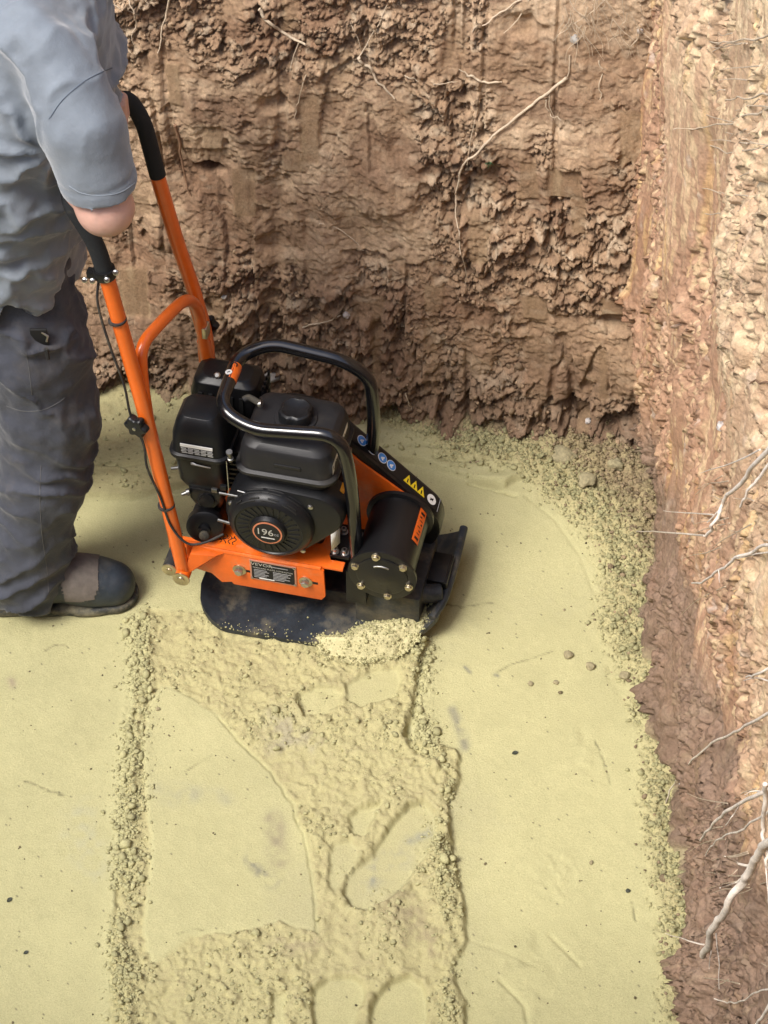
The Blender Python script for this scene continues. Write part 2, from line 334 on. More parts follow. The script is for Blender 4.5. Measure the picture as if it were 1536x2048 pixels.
# ------------------------------------------------------------------ the pit: cut soil walls
def clods(s, t, seed, vertical=False):
    """relief of freshly dug crumbly soil over (s along, t up) in metres"""
    w1 = fbm(s*9, t*9, 0, seed, 4); w2 = fbm(s*30, t*30, 0, seed+5, 3); w3 = fbm(s*3.2, t*2.6, 0, seed+9, 3)
    out = .034*w3 + .015*w1
    act = sstep(-.22, .20, fbm(s*7.5, t*4.5, 0, seed+11, 4) + .03)
    w4 = fbm(s*75, t*90, 0, seed+13, 3)
    for k, (f, amp, tl, ay) in enumerate(((6.5, .022, .016, 1.7), (15, .013, .0145, 1.7), (33, .0085, .0105, 1.6), (72, .0048, .0062, 1.4), (160, .0026, .0034, 1.2))):
        d1, d2, r, r2, ox, oy = worley(s*f + w1*.9 + w2*.55 + w4*.25, t*f*ay + w2*.8 + w1*.8 + w4*.35, seed+20+k)
        lump = (r-.5)*amp + (-oy)*tl*(.3+r2) + ox*tl*.5*(r2-.5)*2 - (amp*.45*np.exp(-((d2-d1)/.07)**2) if k < 3 else 0)
        out = out + lump*((.10+.90*act) if k < 3 else .28+.72*act)
    return out + .0022*w2 + .0013*w4 + (1-act)*(.0040*fbm(s*38, t*3.5, 0, seed+16, 3)+.0018*fbm(s*130, t*40, 0, seed+17, 2)), act, w1, w2, w3
def soil_colour(s, t, act, w1, w2, w3, d, seed, top=1.65):
    c = np.ones(s.shape+(3,))*np.array((.345, .228, .140))
    hn = t/top
    tone = fbm(s*4, t*7, 0, seed+40, 4); tone2 = fbm(s*16, t*22, 0, seed+41, 4); tone3 = fbm(s*70, t*80, 0, seed+42, 3); tone4 = fbm(s*35, t*60, 0, seed+45, 4)
    c = mixc(c, (.54, .395, .26), sstep(-.20, .45, tone + .9*(hn-.40) + .4*tone2)*.8)  # pale crust patches, more towards the top: brighter upper light painted in
    c = mixc(c, (.19, .104, .062), sstep(.06, .47, fbm(s*6, t*13, 0, seed+43, 4)-.15*(hn-.4))*.6)
    c = mixc(c, (.56, .46, .33), sstep(.10, .5, tone4)*(.35+.5*act)*.6)
    c = mixc(c, (.22, .14, .09), sstep(.10, .5, -tone4)*.5)
    c = mixc(c, (.17, .112, .074), sstep(.30, .04, t+.12*w1+.05*w2)*.7)  # foot of the wall darkened: occlusion shade painted into the colour
    c *= (1 + .22*tone3 + .05*w2)[..., None]
    return c
# back wall
bx = axis(XL-.06, -.72, .58, .62, .0027, .014); bz = axis(-.05, -.01, 1.12, 1.90, .0027, .014)
S, T = np.meshgrid(bx, bz, indexing='ij')
D, act, w1, w2, w3 = clods(S, T, 100)
mv = fbm(S*15, T*2.2, 0, 131, 2)
D += .009*mv*(1-.6*act) + .0045*fbm(S*40, T*1.6, 0, 133, 2) + .010*(np.abs(fbm(S*13, T*1.1, 0, 134, 2)) < .07)*(fbm(S*4, T*9, 0, 135, 2) > -.1)*-1
D *= (.55+.45*sstep(1.2, .2, T) + .25)
MARKS = [(1048,640,1094,806),(1046,596,1088,640),(706,575,742,640),(850,572,886,628),(1206,585,1250,652),(948,335,992,398),(1036,325,1074,402),(1092,335,1166,396),
         (494,300,526,345),(568,305,604,345),(412,572,458,642),(518,585,556,642),(464,345,504,440),(1022,20,1068,82),(1240,228,1288,330),(1142,398,1168,470),(690,430,735,500),
         (232,545,292,640),(930,430,986,530),(248,370,300,440),(1196,700,1216,800),(846,640,876,800),(740,600,766,780),(600,200,632,330),(884,60,934,140),(330,120,366,210),(560,0,600,70),(1150,840,1178,880),(404,250,444,300),(640,110,700,180)]
mark = np.zeros_like(S)
for k, (x0, y0, x1, y1) in enumerate(MARKS):
    a = at_back(x0, y0); b = at_back(x1, y0); c0 = at_back(x0, y1); c1 = at_back(x1, y1)
    sd_ = poly_sd(S, T, [(a[0], a[2]), (b[0], b[2]), (c1[0], c1[2]), (c0[0], c0[2])]) + .010*w1 + .006*w2
    m = sstep(.003, -.004, sd_)
    lev = D[(np.abs(S-(a[0]+b[0])/2) < .03) & (np.abs(T-(a[2]+c0[2])/2) < .05)].mean() + .003*math.sin(k*2.3)
    sk = .35+.65*abs(math.sin(k*5.1)); m = m*sk
    groove = .0014*fbm(S*110, T*3, 0, 200+k, 2) + .0006*w2
    D = D*(1-m) + (lev + groove + .006*w3)*m; mark = np.maximum(mark, m)
# hollows seen in the wall
for (px, py, rx, rz, dp) in ((415,352,.030,.013,.045),(1190,850,.10,.03,.03),(1130,820,.06,.02,.035),(560,500,.05,.02,.012),(760,660,.07,.02,.015),(1240,640,.05,.018,.03),(180,400,.05,.03,.02),(390,610,.06,.02,.015),(1050,60,.05,.03,.015),(545,210,.035,.02,.02)):
    q = at_back(px, py); r = np.sqrt(((S-q[0])/rx)**2 + ((T-q[2])/rz)**2) + .35*w2+.4*w1
    D -= dp*sstep(1.15, .5, r)
foot = np.exp(-T/.06)*.035*(1+1.6*w1+.8*w2); D += foot
vs = -(.12*D)*(1-mark)                                            # clods sag and overhang the hollows beneath them
nrm = np.array([-.17, -.96, .18]); nrm /= np.linalg.norm(nrm)
BX = S + nrm[0]*D; BY = wall_y0(S) + BAT*T + nrm[1]*D; BZ = T + nrm[2]*D*.3 + vs
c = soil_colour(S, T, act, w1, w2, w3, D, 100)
gl = fbm(S*50, T*5, 0, 180, 3)
c = mixc(c, (.29, .195, .11), mark*(.55+.35*np.clip(gl, -1, 1))); c = mixc(c, (.42, .31, .19), mark*sstep(.25, .7, gl)*.5)
sb = at_back(900, 870)[2]
c = mixc(c, (.44, .37, .21), sstep(.030, .0, T+.03*w1+.03*w2)*.7)
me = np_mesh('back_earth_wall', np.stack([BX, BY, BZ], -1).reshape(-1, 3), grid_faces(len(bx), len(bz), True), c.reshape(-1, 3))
tag(link('back_earth_wall', me, M['soil'], angle=None, smooth=False), kind='structure')
# right wall, scraped top to bottom by the bucket teeth
ry = axis(YN-.06, 1.30, 3.10, 3.40, .0034, .014); rz_ = axis(-.05, -.01, 1.70, 1.90, .0034, .014)
S2, T2 = np.meshgrid(ry, rz_, indexing='ij')
D2, act2, v1, v2, v3 = clods(S2*1.4, T2*.75, 300)
D2 *= .60
D2 += .030*fbm(S2*3.5, T2*2.2, 0, 329, 3) + .022*fbm(S2*8, T2*5, 0, 328, 3)*sstep(.9, .0, T2)
D2 += .016*fbm(S2*13, T2*.9, 0, 330, 3) + .0075*fbm(S2*40, T2*2.5, 0, 331, 3) + .0030*fbm(S2*95, T2*5.5, 0, 332, 3)
D2 += np.exp(-T2/.16)*(.034+.045*fbm(S2*7, T2*6, 0, 340, 4)) 
lump = clods(S2, T2, 360)[0]; lowm = sstep(.08, -.08, T2 - .10-.40*np.clip(2.9-S2, 0, 1.6) + .14*v1); D2 += lump*.70*lowm + .010*lowm
for (yc, zc, ry_, rz2, dp) in ((2.62, .12, .07, .05, .05), (2.35, .05, .05, .05, .04), (2.15, .10, .05, .06, .035), (1.95, .06, .05, .05, .04), (1.75, .09, .06, .07, .04), (2.85, .10, .05, .03, .05)):
    r = np.sqrt(((S2-yc)/ry_)**2 + ((T2-zc)/rz2)**2) + .3*v2+.3*v1; D2 -= dp*sstep(1.15, .4, r)
# stepped slabs where the bucket changed its line
for yb, a in ((1.72, .012), (2.02, -.011), (2.36, .010), (2.66, -.009)):
    D2 += a*sstep(-.025, .025, S2 - yb - .02*v3 - .012*fbm(T2*8, T2*0, 0, int(yb*100), 3) - .05*T2)*sstep(.1, .5, T2)
D2 -= .036*np.exp(-T2/.30)
RX = right_x(T2) - D2; RY = S2 + .15*D2; RZ = T2 - .25*D2
c = np.ones(S2.shape+(3,))*np.array((.43, .260, .165))
st1 = fbm(S2*42, T2*3.5, 0, 350, 4); st2 = fbm(S2*85, T2*9, 0, 351, 4); st3 = fbm(S2*5, T2*3, 0, 352, 4); st4 = fbm(S2*120, T2*28, 0, 353, 3)
c = mixc(c, (.60, .40, .26), sstep(.05, .6, st2 + .45*st3 + .25*(T2-.5))*.75)
c = mixc(c, (.27, .115, .065), sstep(.10, .5, st1+.35*st4)*.65)
c = mixc(c, (.74, .56, .33), sstep(.16, .55, st4+.35*st2+.2*(T2-.5))*.65)
c = mixc(c, (.60, .52, .44), sstep(.42, .7, fbm(S2*60, T2*22, 0, 354, 3))*.5)
c = mixc(c, (.70, .54, .34), sstep(.85, 1.4, T2+.25*st3 - .20*(S2-2.3))*(.35+.5*sstep(-.2, .4, st4)))  # upper near end made paler: its sunlit brightness put into the colour
c = mixc(c, (.74, .50, .24), sstep(.25, .6, st1+.3*st4)*sstep(.2, .6, T2)*.6)
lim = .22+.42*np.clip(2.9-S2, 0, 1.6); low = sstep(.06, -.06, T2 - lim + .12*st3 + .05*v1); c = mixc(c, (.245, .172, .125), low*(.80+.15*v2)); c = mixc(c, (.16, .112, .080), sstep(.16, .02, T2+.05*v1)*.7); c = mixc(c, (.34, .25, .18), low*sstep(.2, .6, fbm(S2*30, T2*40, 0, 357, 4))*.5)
c *= (1+.14*fbm(S2*150, T2*110, 0, 355, 3)+.06*v2)[..., None]
c = mixc(c, (.42, .36, .21), sstep(.04, .0, T2+.03*v1+.02*v2)*.8)
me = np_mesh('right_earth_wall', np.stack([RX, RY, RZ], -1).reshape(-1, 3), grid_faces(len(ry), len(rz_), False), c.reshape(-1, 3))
tag(link('right_earth_wall', me, M['soil'], angle=None, smooth=False), kind='structure')
# left and near walls of the pit, outside the frame
for nm, horiz in (('left_earth_wall', False), ('near_earth_wall', True)):
    a_ = np.arange(XL-.08, .64, .018) if horiz else np.arange(YN-.08, 4.0, .018); b_ = np.arange(-.05, 1.91, .018)
    A, B = np.meshgrid(a_, b_, indexing='ij'); dd, ac, q1, q2, q3 = clods(A, B, 500 if horiz else 600)
    cc = soil_colour(A, B, ac, q1, q2, q3, dd, 500)
    if horiz: V3 = np.stack([A, YN - .02*B + dd, B], -1)
    else: V3 = np.stack([XL - .05*B + dd, A, B], -1)
    me = np_mesh(nm, V3.reshape(-1, 3), grid_faces(len(a_), len(b_), not horiz), cc.reshape(-1, 3))
    tag(link(nm, me, M['soil'], angle=None), kind='structure')
# ground round the pit
bm = bmesh.new(); R_ = 300
hole = [(XL-.05, YN-.01), (.50, YN-.01), (.50, 3.31), (XL-.05, 3.84)]; outer = [(-R_, -R_), (R_, -R_), (R_, R_), (-R_, R_)]
hv = [bm.verts.new((x, y, 1.86)) for x, y in hole]; ov = [bm.verts.new((x, y, 1.86)) for x, y in outer]
for i in range(4): bm.faces.new((ov[i], ov[(i+1) % 4], hv[(i+1) % 4], hv[i]))
tag(link('ground', bm_mesh('ground', bm), M['turf'], smooth=False), kind='structure')

# ------------------------------------------------------------------ loose crumbs
bm = bmesh.new(); bmesh.ops.create_icosphere(bm, subdivisions=1, radius=1); ICO_V = np.array([v.co[:] for v in bm.verts]); ICO_F = np.array([[v.index for v in f.verts] for f in bm.faces]); bm.free()
def crumb_cloud(name, pos, rad, cols, material, squash=.75):
    n = len(pos); k = len(ICO_V)
    q = RNG.normal(size=(n, 3, 3)); q, _ = np.linalg.qr(q)
    sc = rad[:, None]*RNG.uniform(.6, 1.25, (n, 3))
    V = ICO_V[None]*(1+RNG.uniform(-.28, .28, (n, k, 1)))
    V = V*sc[:, None, :]; V = np.einsum('nij,nkj->nki', q, V); V[..., 2] *= squash
    V += pos[:, None, :]
    F = ICO_F[None]+(np.arange(n)*k)[:, None, None]
    o = link(name, np_mesh(name, V.reshape(-1, 3), F.reshape(-1, 3), np.repeat(cols, k, 0)), material, angle=None, smooth=False)
    return o
def pick(weight, n):
    A = np.gradient(gx)[:, None]*np.gradient(gy)[None, :]; w = (weight*A).ravel(); w = np.clip(w, 0, None); i = RNG.choice(len(w), n, p=w/w.sum())
    ii, jj = np.unravel_index(i, X.shape)
    ii = np.clip(ii, 0, len(gx)-1); jx = RNG.uniform(-.5, .5, n)*np.gradient(gx)[ii]; jy = RNG.uniform(-.5, .5, n)*np.gradient(gy)[jj]
    return ii, jj, X[ii, jj]+jx, Y[ii, jj]+jy, H[ii, jj]
vis = ((Y > 1.55) & (Y < 3.2) & (X > -.8)).astype(float)
ii, jj, px_, py_, pz_ = pick(vis*((LOOSEM*.35*sstep(-.2, .5, n1+.4*n3) + LR*1.8*sstep(-.5, .2, n1) + BERMM*1.7*(1-SOILM*.4) + terr*.12)), 42000)
rad = np.clip(RNG.lognormal(math.log(.0014), .62, len(ii)), .0006, .0085)
near = LR[ii, jj]; rad *= (1+.25*near)
cols = np.array(SANDC)*.93*RNG.uniform(.80, 1.10, (len(ii), 1))*(1-.22*BERMM[ii, jj, None]); cols = cols*(1-SOILM[ii, jj, None]*.6) + np.array((.22, .15, .09))*SOILM[ii, jj, None]*.6
tag(crumb_cloud('sand_crumbs', np.stack([px_, py_, pz_+rad*.3], -1), rad, cols, M['sand']), 'loose yellow sand crumbs lying in bands between the compacted passes', 'sand', kind='stuff')
ii, jj, px_, py_, pz_ = pick(vis*(BERMM*(.15+SOILM)), 5200)
rad = np.clip(RNG.lognormal(math.log(.0022), .5, len(ii)), .001, .0095)
cols = np.array((.27, .205, .125))*RNG.uniform(.6, 1.35, (len(ii), 1))
tag(crumb_cloud('soil_crumbs', np.stack([px_, py_, pz_+rad*.35], -1), rad, cols, M['soil']), 'brown soil crumbs fallen along the foot of the walls', 'soil', kind='stuff')
ii, jj, px_, py_, pz_ = pick(vis*(.15+.5*(1-rough)), 320)
rad = np.clip(RNG.lognormal(math.log(.0015), .4, len(ii)), .0007, .004); cols = np.array((.14, .115, .065))*RNG.uniform(.4, 1.6, (len(ii), 1))
tag(crumb_cloud('floor_grit', np.stack([px_, py_, pz_+rad*.2], -1), rad, cols, M['soil']), 'scattered dark specks of grit on the smooth sand', 'grit', kind='stuff')
# clods sitting in the back wall
nb = 2600; i = RNG.integers(0, len(bx), nb*3); j = RNG.integers(0, len(bz), nb*3); ok = (act[i, j] > .45) & (mark[i, j] < .2) & (S[i, j] > -.8) & (S[i, j] < .5) & (T[i, j] > .01) & (T[i, j] < 1.15); i, j = i[ok][:nb], j[ok][:nb]
pos = np.stack([BX[i, j], BY[i, j], BZ[i, j]], -1)+nrm*.0015; rad = np.clip(RNG.lognormal(math.log(.0036), .45, len(i)), .0015, .013)
cols = (np.array((.33, .23, .145))*RNG.uniform(.6, 1.35, (len(i), 1)))
tag(crumb_cloud('wall_clods', pos, rad, cols, M['soil'], 1), 'crumbly brown clods clinging to the back earth wall', 'soil', kind='stuff')

# ------------------------------------------------------------------ tubes, boxes, lathes
def smooth_path(P, n=6):
    P = [np.array(p, float) for p in P]; out = []
    Q = [2*P[0]-P[1]] + P + [2*P[-1]-P[-2]]
    for a, b, c_, d in zip(Q[:-3], Q[1:-2], Q[2:-1], Q[3:]):
        for k in range(n):
            t = k/n; out.append(.5*((2*b)+(-a+c_)*t+(2*a-5*b+4*c_-d)*t*t+(-a+3*b-3*c_+d)*t**3))
    out.append(P[-1]); return np.array(out)
def fillet(P, r, n=7):                               # polyline with rounded bends of radius about r
    P = [np.array(p, float) for p in P]; out = [P[0]]
    for a, b, c_ in zip(P[:-2], P[1:-1], P[2:]):
        u = a-b; w = c_-b; lu, lw = np.linalg.norm(u), np.linalg.norm(w); k = min(r, lu*.48, lw*.48)
        s = b+u/lu*k; e = b+w/lw*k
        for t in np.linspace(0, 1, n): out.append((1-t)**2*s+2*t*(1-t)*b+t*t*e)
    out.append(P[-1]); return np.array(out)
def tube_np(P, R, seg=14, flat=1.0):
    P = np.asarray(P, float); n = len(P); R = np.broadcast_to(np.asarray(R, float), (n,))
    Tn = np.gradient(P, axis=0); Tn /= np.linalg.norm(Tn, axis=1)[:, None]+1e-12
    up = np.array([0, 0, 1.]) if abs(Tn[0][2]) < .9 else np.array([1., 0, 0]); N_ = up-Tn[0]*(up@Tn[0]); N_ /= np.linalg.norm(N_)
    V = []; F = []
    for i in range(n):
        N_ = N_-Tn[i]*(N_@Tn[i]); N_ /= np.linalg.norm(N_); B_ = np.cross(Tn[i], N_)
        for k in range(seg):
            a = 2*PI*k/seg; V.append(P[i]+R[i]*(math.cos(a)*N_+math.sin(a)*B_*flat))
    for i in range(n-1):
        for k in range(seg):
            a = i*seg+k; b = i*seg+(k+1) % seg; F.append((a, b, b+seg, a+seg))
    V.append(P[0]); V.append(P[-1]); c0 = len(V)-2; c1 = len(V)-1
    T3 = [(c0, (k+1) % seg, k) for k in range(seg)]+[(c1, (n-1)*seg+k, (n-1)*seg+(k+1) % seg) for k in range(seg)]
    return V, F+T3
class MB:
    """collects simple solids into one mesh"""
    def __init__(s): s.V = []; s.F = []
    def add(s, V, F):
        o = len(s.V); s.V += [tuple(map(float, v)) for v in V]; s.F += [tuple(int(i)+o for i in f) for f in F]; return s
    def tube(s, P, R, seg=14, flat=1.0): return s.add(*tube_np(P, R, seg, flat))
    def cyl(s, a, b, r, seg=24, bev=.0):
        a = np.array(a, float); b = np.array(b, float); L_ = np.linalg.norm(b-a); d = (b-a)/L_
        if bev: P = [a, a+d*1e-5, a+d*bev, b-d*bev, b-d*1e-5, b]; R = [r-bev, r-bev, r, r, r-bev, r-bev]
        else: P = [a, b]; R = [r, r]
        return s.add(*tube_np(P, R, seg))
    def prof(s, a, d, pairs, seg=32):                 # lathe: (distance along d, radius)
        a = np.array(a, float); d = np.array(d, float); d /= np.linalg.norm(d)
        up = np.array([0, 0, 1.]) if abs(d[2]) < .9 else np.array([1., 0, 0]); N_ = up-d*(up@d); N_ /= np.linalg.norm(N_); B_ = np.cross(d, N_)
        V = []; F = []
        for h, r in pairs:
            for k in range(seg): V.append(a+d*h+r*(math.cos(2*PI*k/seg)*N_+math.sin(2*PI*k/seg)*B_))
        for i in range(len(pairs)-1):
            for k in range(seg): q = i*seg+k; w = i*seg+(k+1) % seg; F.append((q, w, w+seg, q+seg))
        F.append(tuple(range(seg))[::-1]); F.append(tuple((len(pairs)-1)*seg+k for k in range(seg))); return s.add(V, F)
    def box(s, lo, hi):
        x0, y0, z0 = lo; x1, y1, z1 = hi
        return s.add([(x0,y0,z0),(x1,y0,z0),(x1,y1,z0),(x0,y1,z0),(x0,y0,z1),(x1,y0,z1),(x1,y1,z1),(x0,y1,z1)], [(0,3,2,1),(4,5,6,7),(0,1,5,4),(1,2,6,5),(2,3,7,6),(3,0,4,7)])
    def obox(s, c_, ax, hs):                          # centre, three axes, half sizes
        c_ = np.array(c_, float); A = [np.array(a, float)/np.linalg.norm(a)*h for a, h in zip(ax, hs)]
        V = [c_+i*A[0]+j*A[1]+k*A[2] for k in (-1, 1) for j in (-1, 1) for i in (-1, 1)]
        return s.add(V, [(0,2,3,1),(4,5,7,6),(0,1,5,4),(1,3,7,5),(3,2,6,7),(2,0,4,6)])
    def prism(s, poly, ax, lo, hi):                   # polygon in the other two axes, extruded along ax between lo and hi
        n = len(poly); o = [i for i in range(3) if i != ax]; V = []
        for h in (lo, hi):
            for p in poly: q = [0, 0, 0]; q[o[0]] = p[0]; q[o[1]] = p[1]; q[ax] = h; V.append(q)
        return s.add(V, [tuple(range(n))[::-1], tuple(range(n, 2*n))]+[(i, (i+1) % n, n+(i+1) % n, n+i) for i in range(n)])
    def build(s, name, m, parent=None, bevel=0, angle=35, seg=2):
        bm = bmesh.new(); vs_ = [bm.verts.new(v) for v in s.V]
        for f in s.F:
            try: bm.faces.new([vs_[i] for i in f])
            except ValueError: pass
        bmesh.ops.remove_doubles(bm, verts=bm.verts, dist=1e-6)
        bmesh.ops.recalc_face_normals(bm, faces=bm.faces)
        if bevel:
            es = [e for e in bm.edges if len(e.link_faces) == 2 and e.calc_face_angle(0) > .5]
            bmesh.ops.bevel(bm, geom=es, offset=bevel, segments=seg, affect='EDGES', profile=.6, clamp_overlap=True)
        return link(name, bm_mesh(name, bm), m, parent, angle=angle)
def rrect(cx, cy, hx, hy, r, n=5):
    r = min(r, hx, hy); P = []
    for sx, sy, a0 in ((1, 1, 0), (-1, 1, PI/2), (-1, -1, PI), (1, -1, 1.5*PI)):
        for k in range(n): a = a0+k/(n-1)*PI/2; P.append((cx+sx*(hx-r)+r*math.cos(a), cy+sy*(hy-r)+r*math.sin(a)))
    return P
def loft(sections):                                  # [(z, polygon2d)] same count, stacked along z
    n = len(sections[0][1]); V = []; F = []
    for z, P in sections: V += [(x, y, z) for x, y in P]
    for i in range(len(sections)-1):
        for k in range(n): a = i*n+k; b = i*n+(k+1) % n; F.append((a, b, b+n, a+n))
    F.append(tuple(range(n))[::-1]); F.append(tuple((len(sections)-1)*n+k for k in range(n))); return V, F
def text_obj(name, s, size, m, parent, loc, rot, depth=.0004, align='CENTER', xs=1.0):
    cu = bpy.data.curves.new(name, 'FONT'); cu.body = s; cu.size = size; cu.extrude = depth; cu.align_x = align; cu.align_y = 'CENTER'; cu.resolution_u = 3
    to = bpy.data.objects.new(name, cu); COL.objects.link(to); bpy.context.view_layer.update()
    me = bpy.data.meshes.new_from_object(to.evaluated_get(bpy.context.evaluated_depsgraph_get())); bpy.data.objects.remove(to); bpy.data.curves.remove(cu)
    o = link(name, me, m, parent, smooth=False); o.location = loc; o.rotation_euler = rot; o.scale = (xs, 1, 1); return o
FACE_NEAR = (PI/2, 0, 0)                              # lettering that reads from the -v side

# ------------------------------------------------------------------ the plate compactor (local u forward, v away from camera, w up)
HDG = math.radians(-13)
MO = at_z(660, 1215, 0) + .05*np.array([-math.sin(HDG), math.cos(HDG), 0])
K = thing('plate_compactor', 'orange and black petrol plate compactor standing on the sand', 'plate compactor', (MO[0], MO[1], 0.0), HDG)
# base plate with turned-up nose and tail
nu, nv_ = 60, 36; us = np.linspace(-.254, .226, nu); vsn = np.linspace(-1, 1, nv_)
U_, W_ = np.meshgrid(us, vsn, indexing='ij')
hw = .168*np.ones_like(U_); t_ = np.clip((-.254+.075-U_)/.075, 0, 1); hw -= .075*(1-np.sqrt(np.clip(1-t_**2, 0, 1))); t_ = np.clip((U_-(.226-.10))/.10, 0, 1); hw -= .012*(1-np.sqrt(np.clip(1-t_**2, 0, 1)))*(W_ < 0)+.020*t_**3*(W_ >= 0); hw -= (W_ < 0)*(.006+.85*np.clip(U_+.06, 0, 1)**2)
Vv = W_*hw
top = .020 + .052*np.clip((U_-.155)/.071, 0, 1)**1.7 + .030*np.clip((-.18-U_)/.074, 0, 1)**1.8
Pt = np.stack([U_, Vv, top], -1).reshape(-1, 3); Pb = np.stack([U_, Vv, top-.014], -1).reshape(-1, 3)
Fg = grid_faces(nu, nv_, True); n0 = len(Pt); ring = [i*nv_ for i in range(nu)]+[(nu-1)*nv_+j for j in range(1, nv_)]+[i*nv_+nv_-1 for i in range(nu-2, -1, -1)]+[j for j in range(nv_-2, 0, -1)]
mb = MB().add(np.vstack([Pt, Pb]), [tuple(f) for f in Fg]+[tuple(f[::-1]+n0) for f in Fg]+[(ring[i], ring[(i+1) % len(ring)], ring[(i+1) % len(ring)]+n0, ring[i]+n0) for i in range(len(ring))])
bp_ = mb.build('base_plate', M['blackdusty'], K, angle=50)
MB().tube(smooth_path([(.214, -.084, .066), (.228, -.04, .074), (.232, .05, .078), (.230, .150, .078)], 6), .0085, 10).build('nose_bar', M['blackdusty'], K)
for vv in (-.045, .045):
    MB().prism([(-.23, .016), (.16, .016), (.16, .052), (-.21, .052)], 1, vv-.004, vv+.004).build('stiffening_rib', M['blackdusty'], K, .001)
MB().box((.060, -.085, .018), (.190, .085, .115)).build('exciter_mount', M['blackdusty'], K, .006)
# lifting bracket on the nose
b = MB(); b.box((.188, -.02, .095), (.226, .055, .103)); b.box((.188, -.02, .02), (.196, .055, .10)); b.box((.222, -.02, .05), (.230, .055, .10)); b.build('nose_bracket', M['black'], K, .002)
MB().cyl((.150, -.055, .088), (.222, -.030, .082), .019, 20, .003).build('nose_tube', M['blackdusty'], K)
# exciter
EC = np.array([.125, 0, .213])
MB().prof((.125, -.128, .221), (0, 1, 0), [(0, .0635), (.0005, .066), (.007, .066), (.0085, .058), (.012, .0575), (.150, .0575), (.152, .066), (.160, .066), (.1605, .06)], 56).build('exciter_housing', M['black'], K)
MB().prof((.125, -.130, .221), (0, -1, 0), [(-.004, .050), (.0, .050), (.0015, .046), (.0015, .020), (.003, .017)], 40).build('exciter_cover', M['black'], K)
MB().tube([(.125+.030*math.cos(a), -.1315, .221+.030*math.sin(a)) for a in np.linspace(1.1, 2.1, 8)], .0018, 8).build('cover_rim', M['steel'], K)
for k in range(6):
    a = math.radians(90+12+60*k); c_ = (.125+.0545*math.cos(a), -.130, .221+.0545*math.sin(a))
    q = MB().prof(c_, (0, -1, 0), [(-.003, .0085), (.0005, .0085), (.001, .0065), (.0045, .0065), (.0055, .0055)], 6 if k % 2 else 12); q.build('exciter_bolt', M['zinc'], K)
# sticker strip along the exciter's shoulder
Ps = []; Fs = []
for i, a in enumerate(np.linspace(.42, .78, 6)):
    for vv in (-.060, .022): Ps.append((.125+.0584*math.cos(a), vv, .221+.0584*math.sin(a)))
for i in range(5): Fs.append((2*i, 2*i+1, 2*i+3, 2*i+2))
stk = MB().add(Ps, Fs).build('orange_sticker', M['orange'], K)
for vv, w_, a0, a1 in ((-.050, .006, .50, .70), (-.038, .002, .52, .66), (-.030, .003, .50, .60), (-.022, .002, .55, .70), (-.014, .004, .50, .58), (-.006, .002, .52, .68), (.002, .003, .60, .70), (.012, .006, .50, .70)):
    Ps = []
    for a in np.linspace(a0, a1, 4):
        for q in (vv-w_/2, vv+w_/2): Ps.append((.125+.0588*math.cos(a), q, .221+.0588*math.sin(a)))
    MB().add(Ps, [(2*i, 2*i+1, 2*i+3, 2*i+2) for i in range(3)]).build('sticker_mark', M['dark'], stk)
MB().cyl((.165, .055, .215), (.165, .063, .215), .008, 6).build('bolt', M['steel'], K)
# deck with folded side panels
b = MB()
b.prism([(-.232, -.118), (.008, -.118), (.046, -.118), (.046, -.098), (.018, -.098), (.012, -.085), (.012, -.05), (.026, -.035), (.026, .118), (-.232, .118)], 2, .200, .206)
b.build('deck', M['orange'], K, .0008)
def panel(v0, v1, nm):
    P = [(-.262, .206), (.000, .206), (.010, .199), (.012, .125), (.004, .112), (-.172, .112), (-.176, .118), (-.196, .112), (-.216, .134), (-.262, .142)]
    return MB().prism(P, 1, v0, v1).build(nm, M['orange'], K, .0012)
panel(-.124, -.118, 'side_panel'); panel(.118, .124, 'side_panel')
MB().tube([(-.235, -.121, .203), (.004, -.121, .203)], .0045, 10).build('folded_edge', M['orange'], K)
# gusset holding the handle pivot
b = MB(); b.add([(-.262,-.125,.150),(-.246,-.125,.212),(-.186,-.125,.202),(-.262,-.158,.150),(-.246,-.150,.212),(-.200,-.136,.202)], [(0,1,2),(3,5,4),(0,3,4,1),(1,4,5,2),(2,5,3,0)]); b.build('gusset', M['orange'], K, .0012)
b = MB(); b.add([(-.262,.125,.150),(-.246,.125,.212),(-.186,.125,.202),(-.262,.158,.150),(-.246,.150,.212),(-.200,.136,.202)], [(0,1,2),(3,5,4),(0,3,4,1),(1,4,5,2),(2,5,3,0)]); b.build('gusset', M['orange'], K, .0012)
for uu, ww, r_ in ((-.158, .160, 1), (-.026, .160, 1)):
    MB().prof((uu, -.124, ww), (0, -1, 0), [(0, .0135), (.0022, .0135), (.0028, .012)], 24).build('washer', M['zinc'], K)
    MB().prof((uu, -.1265, ww), (0, -1, 0), [(0, .0085), (.007, .0085), (.009, .0065)], 6).build('bolt', M['steel'], K)
    MB().prism([(uu+.012, ww-.003), (uu+.024, ww-.003), (uu+.024, ww+.003), (uu+.012, ww+.003)], 1, -.1246, -.1240).build('slot', M['dark'], K)
np_ = MB(); np_.box((-.136, -.1262, .142), (-.044, -.1244, .198)); npo = np_.build('nameplate', M['plate_edge'], K, .0004)
MB().box((-.1325, -.1266, .1455), (-.0475, -.1260, .1945)).build('black_field', M['dark'], npo)
for uu in (-.1325, -.0475):
    for ww in (.1455, .1945): MB().prof((uu, -.1262, ww), (0, -1, 0), [(0, .0028), (.0012, .0026), (.002, .0012)], 12).build('rivet', M['steel'], npo)
text_obj('brand_lettering', 'VEVOR', .0115, M['silver'], npo, (-.112, -.1270, .1885), FACE_NEAR, .0001, xs=1.2)
